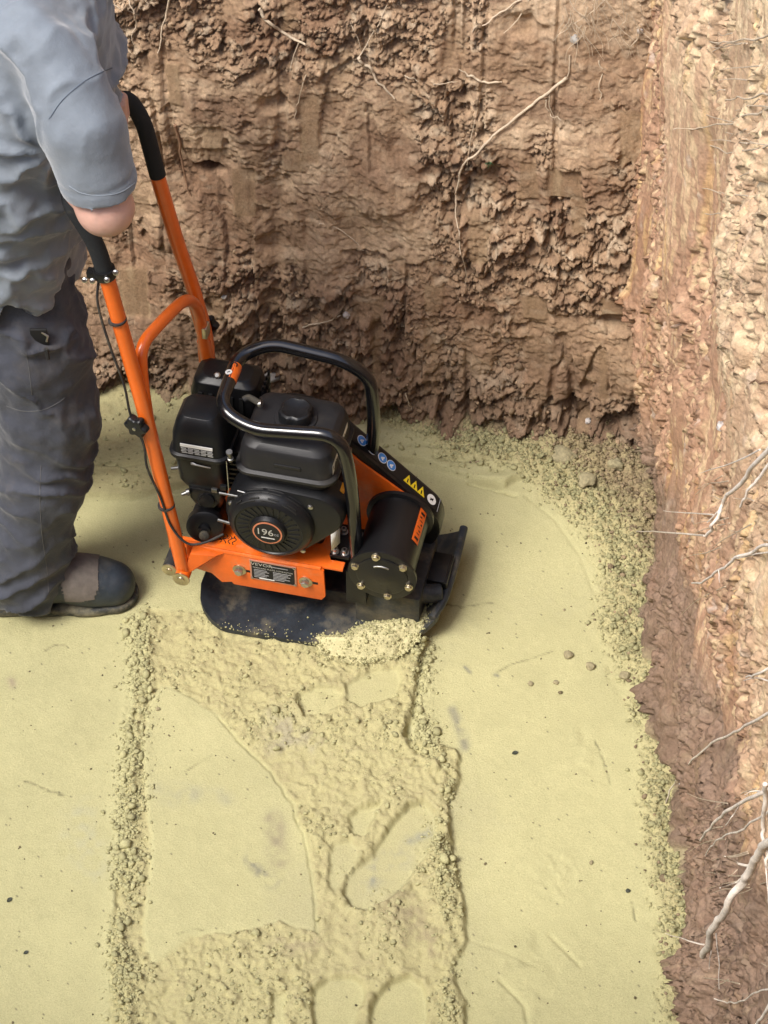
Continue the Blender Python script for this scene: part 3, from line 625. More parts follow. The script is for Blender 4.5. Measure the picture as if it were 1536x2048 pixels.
for k, (a, b_) in enumerate(((-.094, -.060),)):
    MB().box((a, -.1270, .1868), (b_, -.1266, .1885)).build('small_print', M['grey'], npo)
text_obj('model_lettering', 'FORWARD PLATE COMPACTOR', .0056, M['silver'], npo, (-.090, -.1270, .1785), FACE_NEAR, .0001, xs=.98)
for k in range(6):
    ww = .1715-.0042*k
    MB().box((-.128, -.1270, ww), (-.128+(.026, .030, .022, .029, .025, .020)[k], -.1266, ww+.0016)).build('small_print', M['grey'], npo)
    MB().box((-.090, -.1270, ww), (-.090+(.036, .030, .034, .026, .033, .022)[k], -.1266, ww+.0016)).build('small_print', M['grey'], npo)
MB().box((-.118, -.1270, .1475), (-.088, -.1266, .1500)).build('white_bar', M['white'], npo)
# dark warning print on the deck
dk = MB(); dk.box((-.205, -.108, .2062), (-.168, -.075, .2065)); dko = dk.build('deck_sticker', M['orange_tube'], K)
for k in range(4): MB().tube([(-.201+.009*k+.003*math.sin(t*2.2+k), -.104+.0055*t, .2067) for t in np.linspace(0, 4, 9)], .0009, 6).build('sticker_mark', M['dark'], dko)
for k in range(3): MB().tube([(-.203+.010*k, -.098+.004*k, .2067), (-.196+.010*k, -.094+.003*k, .2067), (-.197+.010*k, -.086, .2067)], .0008, 6).build('sticker_mark', M['dark'], dko)
# black cross bracket with cap bolts beside the roll bar foot
MB().box((.014, -.092, .206), (.052, -.010, .213)).build('roll_bar_bracket', M['black'], K, .001)
for (uu, vv) in ((.022, -.082), (.041, -.082), (.027, -.030)):
    MB().prof((uu, vv, .213), (0, 0, 1), [(0, .0085), (.002, .0085), (.0022, .0062), (.010, .0062), (.0115, .005)], 18).build('cap_bolt', M['steel'], K)
    MB().prof((uu, vv, .2246), (0, 0, 1), [(0, .003), (.0003, .003)], 6).build('hex_socket', M['dark'], K)
# orange guard plate and black belt guard behind the exciter
ORG = [(-.03, .205), (-.03, .345), (.010, .352), (.040, .322), (.168, .222), (.172, .205), (.158, .135), (.03, .13), (.02, .205)]
MB().prism(ORG, 1, .056, .061).build('guard_back_plate', M['orange'], K, .001)
def hull2(c1, r1, c2, r2, n=20):
    d = np.array(c2)-np.array(c1); L_ = np.linalg.norm(d); a = math.atan2(d[1], d[0]); b_ = math.acos((r1-r2)/L_)
    P = [(c1[0]+r1*math.cos(a+t), c1[1]+r1*math.sin(a+t)) for t in np.linspace(b_, 2*PI-b_, n)]
    P += [(c2[0]+r2*math.cos(a+t), c2[1]+r2*math.sin(a+t)) for t in np.linspace(-b_, b_, n)]; return P
C1, C2 = (-.088, .322), (.120, .160)
MB().prism(hull2(C1, .105, C2, .078), 1, .062, .112).build('belt_guard', M['black'], K, .006, 50)
# stickers on the guard's sloping top edge
dv = np.array([C2[0]-C1[0], 0, C2[1]-C1[1]]); Ld = np.linalg.norm(dv); dv /= Ld; ang = math.acos((.105-.078)/Ld)
nn_ = np.array([dv[0]*math.cos(ang)-dv[2]*math.sin(ang), 0, dv[2]*math.cos(ang)+dv[0]*math.sin(ang)]); tg = np.array([nn_[2], 0, -nn_[0]])
P1 = np.array([C1[0], 0, C1[1]])+nn_*.1052; yv = np.array([0, 1., 0])
def guard_sticker(name, s0, s1, m, parent, off=.0004, v0=.070, v1=.104, th=.0003):
    c_ = P1+tg*(s0+s1)/2+nn_*off+yv*(v0+v1)/2
    return MB().obox(c_, (tg, yv, nn_), ((s1-s0)/2, (v1-v0)/2, th)).build(name, m, parent)
gs = guard_sticker('warning_sticker', .03, .285, M['plastic'], K)
def disc(c_, n, r, m, name, parent, seg=20, th=.0003): return MB().cyl(np.array(c_), np.array(c_)+np.array(n)*th, r, seg).build(name, m, parent)
for s0 in (.070, .098, .126, .150):
    p = P1+tg*s0+yv*.087+nn_*.0008; disc(p, nn_, .0115, M['white'], 'blue_disc_ring', gs); disc(p+nn_*.0004, nn_, .0102, M['blue'], 'blue_disc', gs)
    MB().obox(p+nn_*.0009, (tg+.6*yv, yv, nn_), (.0045, .0022, .0002)).build('disc_symbol', M['white'], gs); MB().obox(p+nn_*.0009-yv*.003, (tg-yv, yv+tg, nn_), (.003, .0018, .0002)).build('disc_symbol', M['white'], gs)
for s0 in (.196, .215, .234):
    p = P1+tg*s0+yv*.087+nn_*.0008
    MB().add([p-tg*.010-yv*.010, p+tg*.010-yv*.010, p+yv*.012, p-tg*.010-yv*.010+nn_*.0003, p+tg*.010-yv*.010+nn_*.0003, p+yv*.012+nn_*.0003], [(0, 2, 1), (3, 4, 5), (0, 1, 4, 3), (1, 2, 5, 4), (2, 0, 3, 5)]).build('warning_triangle', M['yellow'], gs)
    MB().obox(p+nn_*.0005-yv*.003, (yv, tg, nn_), (.0048, .0013, .0002)).build('disc_symbol', M['dark'], gs)
p = P1+tg*.262+yv*.087+nn_*.0008; disc(p, nn_, .0115, M['white'], 'white_disc', gs); MB().obox(p+nn_*.0005, (tg+yv, tg-yv, nn_), (.005, .0014, .0002)).build('disc_symbol', M['dark'], gs); MB().obox(p+nn_*.0005, (tg-.4*yv, yv+.4*tg, nn_), (.004, .0012, .0002)).build('disc_symbol', M['dark'], gs)
MB().obox(P1+tg*.282+yv*.087+nn_*.0009, (yv, tg, nn_), (.017, .0007, .0002)).build('sticker_edge', M['grey'], gs)
# roll bar
rb_path = fillet([(.070, -.090, .120), (.062, -.090, .36), (.056, -.092, .455), (.040, -.092, .545), (-.125, -.092, .522), (-.190, -.070, .540), (-.190, .060, .550), (-.135, .088, .568), (.000, .090, .552), (.052, .090, .520), (.060, .090, .42), (.046, .090, .15)], .055, 8)
rbo = MB().tube(rb_path, .0128, 20).build('roll_bar', M['blacktube'], K, angle=60)
sA = [np.array(p) for p in ((-.1895, -.004, .5446), (-.1893, .034, .5476))]
rs = MB().cyl(sA[0], sA[1], .0132, 20).build('orange_sticker', M['orange_tube'], rbo)
disc((-.193, .006, .5583), (-.1, 0, 1), .0065, M['white'], 'white_disc', rs, th=.0006)
MB().obox((-.193, .006, .5591), ((1, 1, 0), (1, -1, 0), (0, 0, 1)), (.003, .0008, .0003)).build('disc_symbol', M['dark'], rs)
MB().tube([(-.188+.006*math.cos(a), .024+.006*math.sin(a), .5607) for a in np.linspace(-.5, 3.6, 9)], .0012, 6).build('sticker_mark', M['dark'], rs)
for vv, uu, z0 in ((-.090, .0685, .135), (.090, .0475, .135)):
    MB().box((uu-.02, vv-.017, .10), (uu+.02, vv+.017, .19)).build('roll_bar_foot', M['black'], K, .003)
MB().cyl((.054, .072, .20), (.054, .079, .20), .006, 6).build('bolt', M['steel'], K)
# handle pivots and rubber mounts
for vv, s in ((-.150, -1), (.150, 1)):
    a = np.array([-.262, vv-s*.032, .156]); b_ = np.array([-.262, vv+s*.018, .156]); MB().cyl(a, b_, .0145, 20, .001).build('pivot_sleeve', M['orange_tube'], K)
    MB().prof((-.262, vv+s*.018, .156), (0, s, 0), [(0, .017), (.0025, .017), (.003, .015), (.003, .008), (.0055, .0075)], 24).build('pivot_washer', M['zinc'], K)
    a = np.array([-.293, vv-s*.066, .150]); b_ = np.array([-.293, vv-s*.004, .150]); MB().cyl(a, b_, .0150, 20, .002).build('rubber_mount', M['rubber'], K)
    MB().prof((-.293, vv-s*.004, .150), (0, s, 0), [(0, .0155), (.0025, .0155), (.003, .0135), (.003, .006), (.005, .0055)], 24).build('mount_washer', M['zinc'], K)
    MB().box((-.312, vv-s*.066-.004, .128), (-.24, vv-s*.066+.004, .178)).build('mount_plate', M['orange'], K, .002)
# handle: lower loop with cross bow, two upper tubes, grips
lo_n = [(-.262, -.150, .150), (-.281, -.150, .36), (-.303, -.150, .60)]
MB().tube(smooth_path(lo_n, 8), .0135, 18).build('lower_handle_tube', M['orange_tube'], K, angle=60)
lo_f = [(-.262, .148, .150), (-.272, .145, .33), (-.276, .140, .40), (-.283, .136, .50)]
MB().tube(smooth_path(lo_f, 8), .0130, 18).build('lower_handle_tube', M['orange_tube'], K, angle=60)
bow = fillet([(-.299, -.146, .560), (-.304, -.138, .650), (-.310, -.112, .708), (-.290, -.025, .703), (-.279, .055, .680), (-.277, .108, .610), (-.281, .130, .500), (-.277, .136, .42)], .045, 8)
MB().tube(bow, .0112, 18).build('handle_bow', M['orange_tube'], K, angle=60)
MB().tube(smooth_path([(-.294, -.1500, .50), (-.302, -.153, .60), (-.318, -.150, .72), (-.338, -.150, .886), (-.341, -.150, .905)], 6), .0135, 18).build('upper_handle_tube', M['orange_tube'], K, angle=60)
MB().tube(smooth_path([(-.284, .153, .42), (-.284, .152, .50), (-.298, .145, .62), (-.318, .137, .74), (-.341, .130, .900)], 6), .0138, 18).build('upper_handle_tube', M['orange_tube'], K, angle=60)
MB().tube([(-.288, .150, .43), (-.287, .150, .50), (-.300, .146, .60)], .0145, 12, .55).build('flattened_joint', M['orange_tube'], K, angle=60)
GR = fillet([(-.338, .130, .888), (-.354, .130, 1.005), (-.378, .128, 1.052), (-.398, .090, 1.056), (-.398, -.110, 1.054), (-.385, -.150, 1.040), (-.350, -.150, .965), (-.340, -.150, .898)], .04, 8)
MB().tube(GR, .0148, 18).build('foam_grip', M['foam'], K, angle=60)
def knob(c_, n, nm='star_knob'):
    n = np.array(n, float); P = []
    for k in range(42): a = 2*PI*k/42; r = .0205+.0035*math.cos(6*a); P.append((r*math.cos(a), r*math.sin(a)))
    V, F = loft([(0, [(x*.9, y*.9) for x, y in P]), (.003, P), (.013, P), (.016, [(x*.88, y*.88) for x, y in P])])
    q = Vector(n).to_track_quat('Z', 'Y').to_matrix(); V = [tuple(q @ Vector(v)+Vector(c_)) for v in V]
    o = MB().add(V, F).build(nm, M['plastic'], K, .0006, 40)
    MB().cyl(np.array(c_)+n*.0155, np.array(c_)+n*.018, .0035, 8).build('knob_bolt', M['steel'], o); return o
knob((-.309, -.164, .567), (-.25, -.97, 0)); knob((-.288, .168, .505), (0.1, 1, 0))
MB().box((-.276, .108, .530), (-.266, .132, .556)).build('spring_clip', M['zinc'], K, .002)
# clamp at the foot of the near grip
b = MB(); b.tube([(-.341, -.150, .893), (-.3415, -.150, .912)], .0185, 16); b.box((-.372, -.156, .888), (-.336, -.142, .902)); b.build('cable_clamp', M['black'], K, .001)
for p in ((-.318, -.158, .914), (-.331, -.168, .904), (-.359, -.163, .892), (-.374, -.160, .888)): MB().prof(p, (0.2, -1, .3), [(0, .0052), (.003, .0052), (.0045, .003)], 8).build('clamp_screw', M['steel'], K)
# throttle cable with ties
cb = smooth_path([(-.349, -.155, .900), (-.357, -.160, .84), (-.345, -.166, .76), (-.327, -.166, .66), (-.322, -.166, .585), (-.303, -.170, .52), (-.302, -.170, .46), (-.285, -.166, .38), (-.272, -.165, .305), (-.245, -.165, .262), (-.215, -.155, .258), (-.180, -.135, .270)], 8)
MB().tube(cb, .0024, 8).build('throttle_cable', M['rubber'], K, angle=60)
for p, d_ in (((-.329, -.152, .80), (-.12, 0, 1)), ((-.281, -.152, .345), (-.09, 0, 1))):
    d_ = np.array(d_)/np.linalg.norm(d_); MB().cyl(np.array(p)-d_*.0018, np.array(p)+d_*.0018, .0162, 20).build('cable_tie', M['rubber'], K)
# ---- engine
b = MB(); b.add(*loft([(.206, rrect(-.085, -.005, .080, .060, .01)), (.300, rrect(-.085, -.005, .080, .060, .02)), (.405, rrect(-.075, -.01, .075, .055, .02))])); b.build('crankcase', M['black'], K, .003)
b = MB()
for k in range(7): b.box((-.235, -.045, .300+.013*k), (-.150, .050, .305+.013*k))
b.box((-.225, -.035, .295), (-.150, .040, .392)); b.build('cooling_fins', M['black'], K)
# recoil starter and fan shroud, facing the camera side
SH = hull2((-.088, .312), .094, (-.005, .345), .055, 18)
SHs = []
def shrink(P, k): c_ = np.mean(P, 0); return [tuple(c_+(np.array(p)-c_)*k) for p in P]
secs = [(-.058, SH), (-.095, SH), (-.110, shrink(SH, .985)), (-.118, shrink(SH, .94)), (-.120, shrink(SH, .88))]
V, F = loft([(z, P) for z, P in secs]); V = [(x, z, y) for x, y, z in V]
MB().add(V, F).build('fan_shroud', M['plastic'], K, angle=40)
cu = (-.088, -.115, .315)
rec = MB().prof(cu, (0, -1, 0), [(0, .084), (.012, .083), (.022, .078), (.028, .070), (.030, .0655), (.0275, .064), (.0275, .036), (.033, .034), (.036, .0325), (.0365, .001)], 72).build('recoil_starter', M['plastic'], K, angle=40)
b = MB()
for k in range(26):                                    # radial cooling slots in the front disc
    a = 2*PI*k/26+.35; r0, r1 = .039, .060; tw = .10
    p0 = np.array([cu[0]+r0*math.cos(a), 0, cu[2]+r0*math.sin(a)]); p1 = np.array([cu[0]+r1*math.cos(a+tw), 0, cu[2]+r1*math.sin(a+tw)])
    d_ = (p1-p0); b.obox((p0+p1)/2+np.array([0, -.1432, 0]), (d_, (0, 1, 0), (d_[2], 0, -d_[0])), (np.linalg.norm(d_)/2, .0008, .0018))
b.build('starter_rib', M['plastic'], rec, .0004)
for (a0, a1, rr) in ((1.35, 1.75, .082), (1.9, 2.35, .082), (.75, 1.2, .082), (.4, .65, .082), (1.35, 1.75, .0745), (1.9, 2.35, .0745), (.75, 1.2, .0745)):
    off = -.125 if rr > .08 else -.139
    MB().tube([(cu[0]+rr*math.cos(a), off, cu[2]+rr*math.sin(a)) for a in np.linspace(a0, a1, 7)], .0020, 6).build('cooling_slot', M['dark'], rec)
dsc = MB().prof((cu[0], -.1512, cu[2]), (0, -1, 0), [(0, .0285), (.0008, .0285)], 40).build('emblem', M['bronze'], rec)
MB().prof((cu[0], -.1521, cu[2]), (0, -1, 0), [(0, .0255), (.0004, .0255)], 40).build('emblem_field', M['dark'], dsc)
text_obj('emblem_number', '196', .0235, M['silver'], dsc, (cu[0]-.005, -.1528, cu[2]+.002), FACE_NEAR, .0001); text_obj('emblem_unit', 'cc', .0110, M['grey'], dsc, (cu[0]+.0175, -.1528, cu[2]), FACE_NEAR, .0001)
MB().box((cu[0]-.012, -.1529, cu[2]-.0140), (cu[0]+.014, -.1526, cu[2]-.0120)).build('emblem_bar', M['white'], dsc)
for (uu, ww) in ((-.165, .345), (-.012, .372), (-.030, .245), (-.150, .250)): MB().prof((uu, -.119, ww), (0, -1, 0), [(0, .0055), (.003, .0055), (.0045, .0035)], 10).build('shroud_screw', M['steel'], K)
# fuel tank
TC = (-.062, -.030)
def rr_(hx, hy, r, dx=0): return rrect(TC[0]+dx, TC[1], hx, hy, r)
tk = MB().add(*loft([(.385, rr_(.070, .060, .025)), (.400, rr_(.082, .074, .028)), (.424, rr_(.088, .080, .028)), (.427, rr_(.097, .089, .030)), (.434, rr_(.097, .089, .030)), (.437, rr_(.090, .082, .028)), (.470, rr_(.088, .080, .028)), (.486, rr_(.083, .075, .028)), (.495, rr_(.074, .066, .028)), (.498, rr_(.062, .054, .026)), (.499, rr_(.03, .03, .02))])).build('fuel_tank', M['tankp'], K, .0015, 40)
cp = MB(); P = []
for k in range(48): a = 2*PI*k/48; r = .0325-.0045*max(0, math.cos(4*a))**2; P.append((-.060+r*math.cos(a), -.024+r*math.sin(a)))
cap_c = (-.060, -.024)
MB().prof((*cap_c, .4985), (0, 0, 1), [(0, .040), (.003, .039), (.004, .034)], 40).build('filler_neck', M['tankp'], tk)
sh = lambda k: [(cap_c[0]+(x-cap_c[0])*k, cap_c[1]+(y-cap_c[1])*k) for x, y in P]
cp.add(*loft([(.502, P), (.518, P), (.523, sh(.93)), (.525, sh(.8)), (.522, sh(.6)), (.521, sh(.1))])).build('tank_cap', M['plastic'], tk, angle=40)
b = MB(); b.box((-.080, -.1125, .455), (-.030, -.1095, .462)); b.build('tank_rib', M['tankp'], tk, .001)
for v0, v1 in ((-.100, -.060), (-.035, .015)):
    s = MB().add([(.0269, v0, .445), (.0269, v1, .445), (.0267, v1, .470), (.0267, v0, .470)], [(0, 1, 2, 3)]).build('tank_sticker', M['white'], tk, angle=None)
    for q in range(3):
        vq = v0+.008+.010*q; MB().obox((.0272, vq, .457), ((0, .3 if q % 2 else -.4, 1), (0, 1, 0), (1, 0, 0)), (.007, .001, .0001)).build('sticker_mark', M['dark'], s)
MB().tube(smooth_path([(-.160, -.02, .52), (-.150, -.015, .523), (-.130, -.02, .518)], 4), .006, 10).build('fuel_hose', M['rubber'], K); MB().prof((-.131, -.020, .516), (.8, 0, .2), [(0, .007), (.006, .007)], 12).build('hose_clip', M['steel'], K)
# air filter
AC = (-.238, -.030)
def ar(hx, hy, r, dy=0): return rrect(AC[0], AC[1]+dy, hx, hy, r)
af = MB().add(*loft([(.400, ar(.052, .050, .02)), (.404, ar(.058, .056, .022)), (.412, ar(.058, .056, .022)), (.414, ar(.053, .051, .02)), (.455, ar(.050, .048, .02)), (.480, ar(.043, .041, .02)), (.493, ar(.034, .032, .018)), (.497, ar(.02, .018, .01))])).build('air_filter_cover', M['plastic'], K, .001, 40)
MB().add(*loft([(.310, ar(.040, .036, .015)), (.330, ar(.046, .043, .015)), (.399, ar(.051, .048, .02))])).build('air_filter_base', M['plastic'], K, .001, 40)
s = MB().add([(-.268, -.0795, .418), (-.206, -.0795, .418), (-.206, -.0790, .443), (-.268, -.0790, .443)], [(0, 1, 2, 3)]); s.V = [(x, y-.0018-(.0012 if z < .43 else .0), z) for x, y, z in s.V]; s = s.build('filter_sticker', M['grey'], af, angle=None)
s.data.materials.clear(); s.data.materials.append(M['plastic'])
MB().box((-.268, -.0832, .436), (-.206, -.0815, .443)).build('sticker_heading', M['white'], s)
for k in range(4):
    for q in range(5):
        u0 = -.267+.0125*q; ww = .4325-.0038*k; MB().box((u0+.001*((k+q) % 2), -.0836, ww-.0006), (u0+.0100+.0015*((q*3+k) % 2), -.0822, ww+.0004)).build('small_print', M['silver'], s)
b = MB(); b.add([(-.252, -.0795, .393), (-.252, -.0795, .387), (-.214, -.0795, .385), (-.214, -.0795, .388), (-.240, -.0795, .390), (-.246, -.0795, .393)], [(0, 1, 2, 3, 4, 5)]); b.V += [(x, y-.001, z) for x, y, z in b.V]; b.F = [(0, 1, 2, 3, 4, 5), (11, 10, 9, 8, 7, 6)]+[(i, (i+1) % 6, 6+(i+1) % 6, 6+i) for i in range(6)]; b.build('filter_emblem', M['silver'], K, angle=None)
# carburettor, plug and fittings below the filter
MB().add(*loft([(.262, rrect(-.232, -.045, .026, .024, .01)), (.285, rrect(-.232, -.045, .034, .030, .012)), (.312, rrect(-.232, -.04, .036, .032, .012))])).build('carburettor', M['black'], K, .002, 40)
MB().prof((-.228, -.066, .288), (.1, -1, .4), [(0, .020), (.010, .020), (.012, .014), (.017, .013), (.018, .006)], 28).build('carburettor_bowl', M['black'], K)
MB().prof((-.278, -.062, .355), (-1, -.4, 0), [(0, .008), (.006, .008), (.007, .004), (.020, .0035)], 12).build('stud', M['pin'], K)
MB().prof((-.262, -.075, .305), (-1, -.5, -.3), [(0, .007), (.006, .007), (.007, .004), (.016, .0035)], 12).build('stud', M['pin'], K)
MB().box((-.213, -.092, .332), (-.201, -.084, .341)).build('choke_lever', M['pin'], K, .002); MB().box((-.196, -.090, .340), (-.183, -.082, .352)).build('throttle_lever', M['plastic'], K, .002)
MB().tube([(-.167, -.122, .365), (-.166, -.124, .42), (-.168, -.118, .455)], .0011, 6).build('governor_rod', M['steel'], K)
MB().prof((-.163, -.108, .450), (0, -.2, 1), [(0, .006), (.006, .006), (.007, .004), (.020, .004), (.022, .006), (.027, .006)], 12).build('stud', M['pin'], K)
MB().tube([(-.185, -.124, .372), (-.150, -.124, .371)], .0026, 8).build('governor_spring', M['pin'], K); MB().tube(smooth_path([(-.150, -.122, .385), (-.120, -.122, .379), (-.11, -.122, .372), (-.095, -.122, .374)], 4), .0012, 6).build('governor_arm', M['steel'], K)
MB().tube([(-.195, -.118, .288), (-.168, -.118, .284)], .0032, 8).build('linkage_pin', M['pin'], K)
MB().prof((-.232, -.085, .235), (.2, -1, .25), [(0, .036), (.016, .036), (.020, .030), (.021, .012), (.028, .011), (.030, .006)], 32).build('oil_filter_housing', M['plastic'], K)
MB().prof((-.225, -.118, .238), (.2, -1, .25), [(0, .010), (.005, .010), (.007, .007)], 12).build('dipstick', M['rubber'], K)
MB().add(*loft([(.206, rrect(-.23, -.06, .030, .035, .01)), (.25, rrect(-.235, -.05, .026, .030, .01))])).build('engine_bracket', M['black'], K, .002)
# muffler guard behind the filter
mf = MB().add(*loft([(.375, rrect(-.225, .095, .060, .032, .02)), (.385, rrect(-.225, .095, .068, .040, .022)), (.430, rrect(-.225, .095, .070, .042, .022)), (.462, rrect(-.225, .095, .062, .036, .02)), (.472, rrect(-.225, .095, .048, .024, .018))])).build('muffler', M['black'], K, .002, 40)
for p in ((-.240, .075, .473), (-.275, .06, .420), (-.235, .050, .405)): MB().prof(p, (0, -.5, 1), [(0, .0065), (.004, .0065), (.006, .004)], 12).build('muffler_bolt', M['steel'], mf)
for k in range(5): MB().box((-.273+.02*k, .0505, .395), (-.265+.02*k, .0545, .445)).build('heat_slot', M['dark'], mf)
b = MB()
for k in range(4): b.tube([(-.152, .07+.014*k, .40), (-.150, .07+.014*k, .47)], .003, 6)
for k in range(3): b.tube([(-.151, .065, .41+.025*k), (-.151, .115, .41+.025*k)], .003, 6)
b.build('exhaust_grille', M['black'], K)
for k, (a0, a1) in enumerate(((1.25, 1.62), (1.72, 2.10), (.78, 1.15), (2.2, 2.5))):
    for q, (rr, off) in enumerate(((.0835, -.1195), (.0828, -.1265), (.0790, -.1370))):
        MB().tube([(cu[0]+(rr+.0003)*math.cos(a), off, cu[2]+(rr+.0003)*math.sin(a)) for a in np.linspace(a0+.03*q, a1-.03*q, 7)], .0017, 6).build('cooling_slot', M['dark'], rec)
# wiring and stop switch
MB().prof((.012, -.085, .350), (-.2, -1, .3), [(0, .012), (.012, .012), (.015, .009), (.022, .008)], 16).build('stop_switch', M['red'], K, .001)
MB().tube(smooth_path([(.004, -.092, .356), (-.004, -.098, .372), (.002, -.096, .388), (-.008, -.09, .398)], 5), .0016, 6).build('yellow_wire', mat('cream_wire', (.75, .62, .35), .5), K)
MB().tube(smooth_path([(.012, -.08, .352), (.025, -.075, .372), (.02, -.07, .395), (.012, -.06, .41)], 5), .0022, 6).build('black_wire', M['rubber'], K)
MB().add(*loft([(0, rrect(0, 0, .009, .011, .003)), (.012, rrect(0, 0, .009, .011, .003))])).build('amber_tag', M['amber'], K, .001).location = (.032, -.068, .372)
MB().box((.010, -.075, .378), (.022, -.06, .392)).build('wire_connector', mat('clear_plastic', (.45, .42, .40), .3), K, .002)
MB().box((.016, -.03, .330), (.034, .02, .400)).build('ignition_box', mat('brown_plastic', (.10, .05, .04), .4), K, .003)
s = MB().add([(.0235, -.100, .262), (.0115, -.118, .255), (.0115, -.118, .318), (.0245, -.100, .322)], [(0, 1, 2, 3)]); s.V = [(x+.014, y, z) for x, y, z in s.V]; s.V += [(x-.001, y+.001, z) for x, y, z in s.V]; s.F = [(0, 1, 2, 3), (7, 6, 5, 4), (0, 4, 5, 1), (1, 5, 6, 2), (2, 6, 7, 3), (3, 7, 4, 0)]; s.build('white_sticker', M['white'], K, angle=None)

KM = Matrix.Translation((MO[0], MO[1], 0)) @ Matrix.Rotation(HDG, 4, 'Z')
# sand thrown up on the plate's near front corner
hx_ = np.arange(-.03, .215, .0025); hy_ = np.arange(-.194, .01, .0025); A, B = np.meshgrid(hx_, hy_, indexing='ij')
PS = [(.060, -.190), (.020, -.172), (-.010, -.145), (.045, -.128), (.070, -.105), (.085, -.088), (.14, -.060), (.190, -.030), (.200, -.060), (.200, -.090), (.188, -.118), (.155, -.158), (.11, -.180)]
m1 = fbm(A*30, B*30, 0, 71, 4); m2 = fbm(A*130, B*130, 0, 72, 3); w_ = worley(A*90, B*90, 73)
sdp = poly_sd(A, B, PS)+.006*m1+.004*m2; th = sstep(.0, -.035, sdp)
ptop = .020+.052*np.clip((A-.155)/.071, 0, 1)**1.7
hh = ptop - .003 + sstep(.002, -.004, sdp)*(.008+.026*th + .005*m1 + .002*m2 + .0035*(1-w_[0])*w_[2])
hh = np.where(B < -.158, .004+(hh-.004)*np.clip(1-(-.158-B)/.032, 0, 1)**.7, hh)
V3 = np.stack([A, B, hh], -1).reshape(-1, 3); Fq = grid_faces(len(hx_), len(hy_), True); keep = (sdp.reshape(-1)[Fq].min(1) < .004); Fq = Fq[keep]
us_, inv = np.unique(Fq, return_inverse=True); V3 = V3[us_]; Fq = inv.reshape(Fq.shape)
cc = np.array((.56, .515, .29))*(1+.08*m1.reshape(-1)[us_, None]+.10*m2.reshape(-1)[us_, None])
hpo = link('sand_heap', np_mesh('sand_heap', V3, Fq, cc), M['sand'], angle=None); hpo.matrix_world = KM
tag(hpo, 'mound of damp sand lying on the front corner of the black plate', 'sand', kind='stuff')
n = 900; i = RNG.integers(0, len(hx_), n*4); j = RNG.integers(0, len(hy_), n*4); ok = sdp[i, j] < .010; i, j = i[ok][:n], j[ok][:n]
rad = np.clip(RNG.lognormal(math.log(.0018), .4, len(i)), .0009, .005)
pc = np.stack([hx_[i], hy_[j], np.maximum(hh[i, j], ptop[i, j])+rad*.3], -1)
n = 160; uu = RNG.uniform(-.20, .19, n); vv = RNG.uniform(-.166, -.10, n)**1; pc2 = np.stack([uu, -.166+.05*RNG.power(.35, n)*0+RNG.exponential(.012, n), np.full(n, .0208)+.052*np.clip((uu-.155)/.071, 0, 1)**1.7], -1)
pc = np.vstack([pc, pc2]); rad = np.concatenate([rad, RNG.uniform(.0008, .0022, n)])
o = crumb_cloud('plate_crumbs', pc, rad, np.array(SANDC)*RNG.uniform(.75, 1.05, (len(pc), 1)), M['sand']); o.matrix_world = KM
tag(o, 'sand crumbs scattered on the black base plate of the compactor', 'sand', kind='stuff')

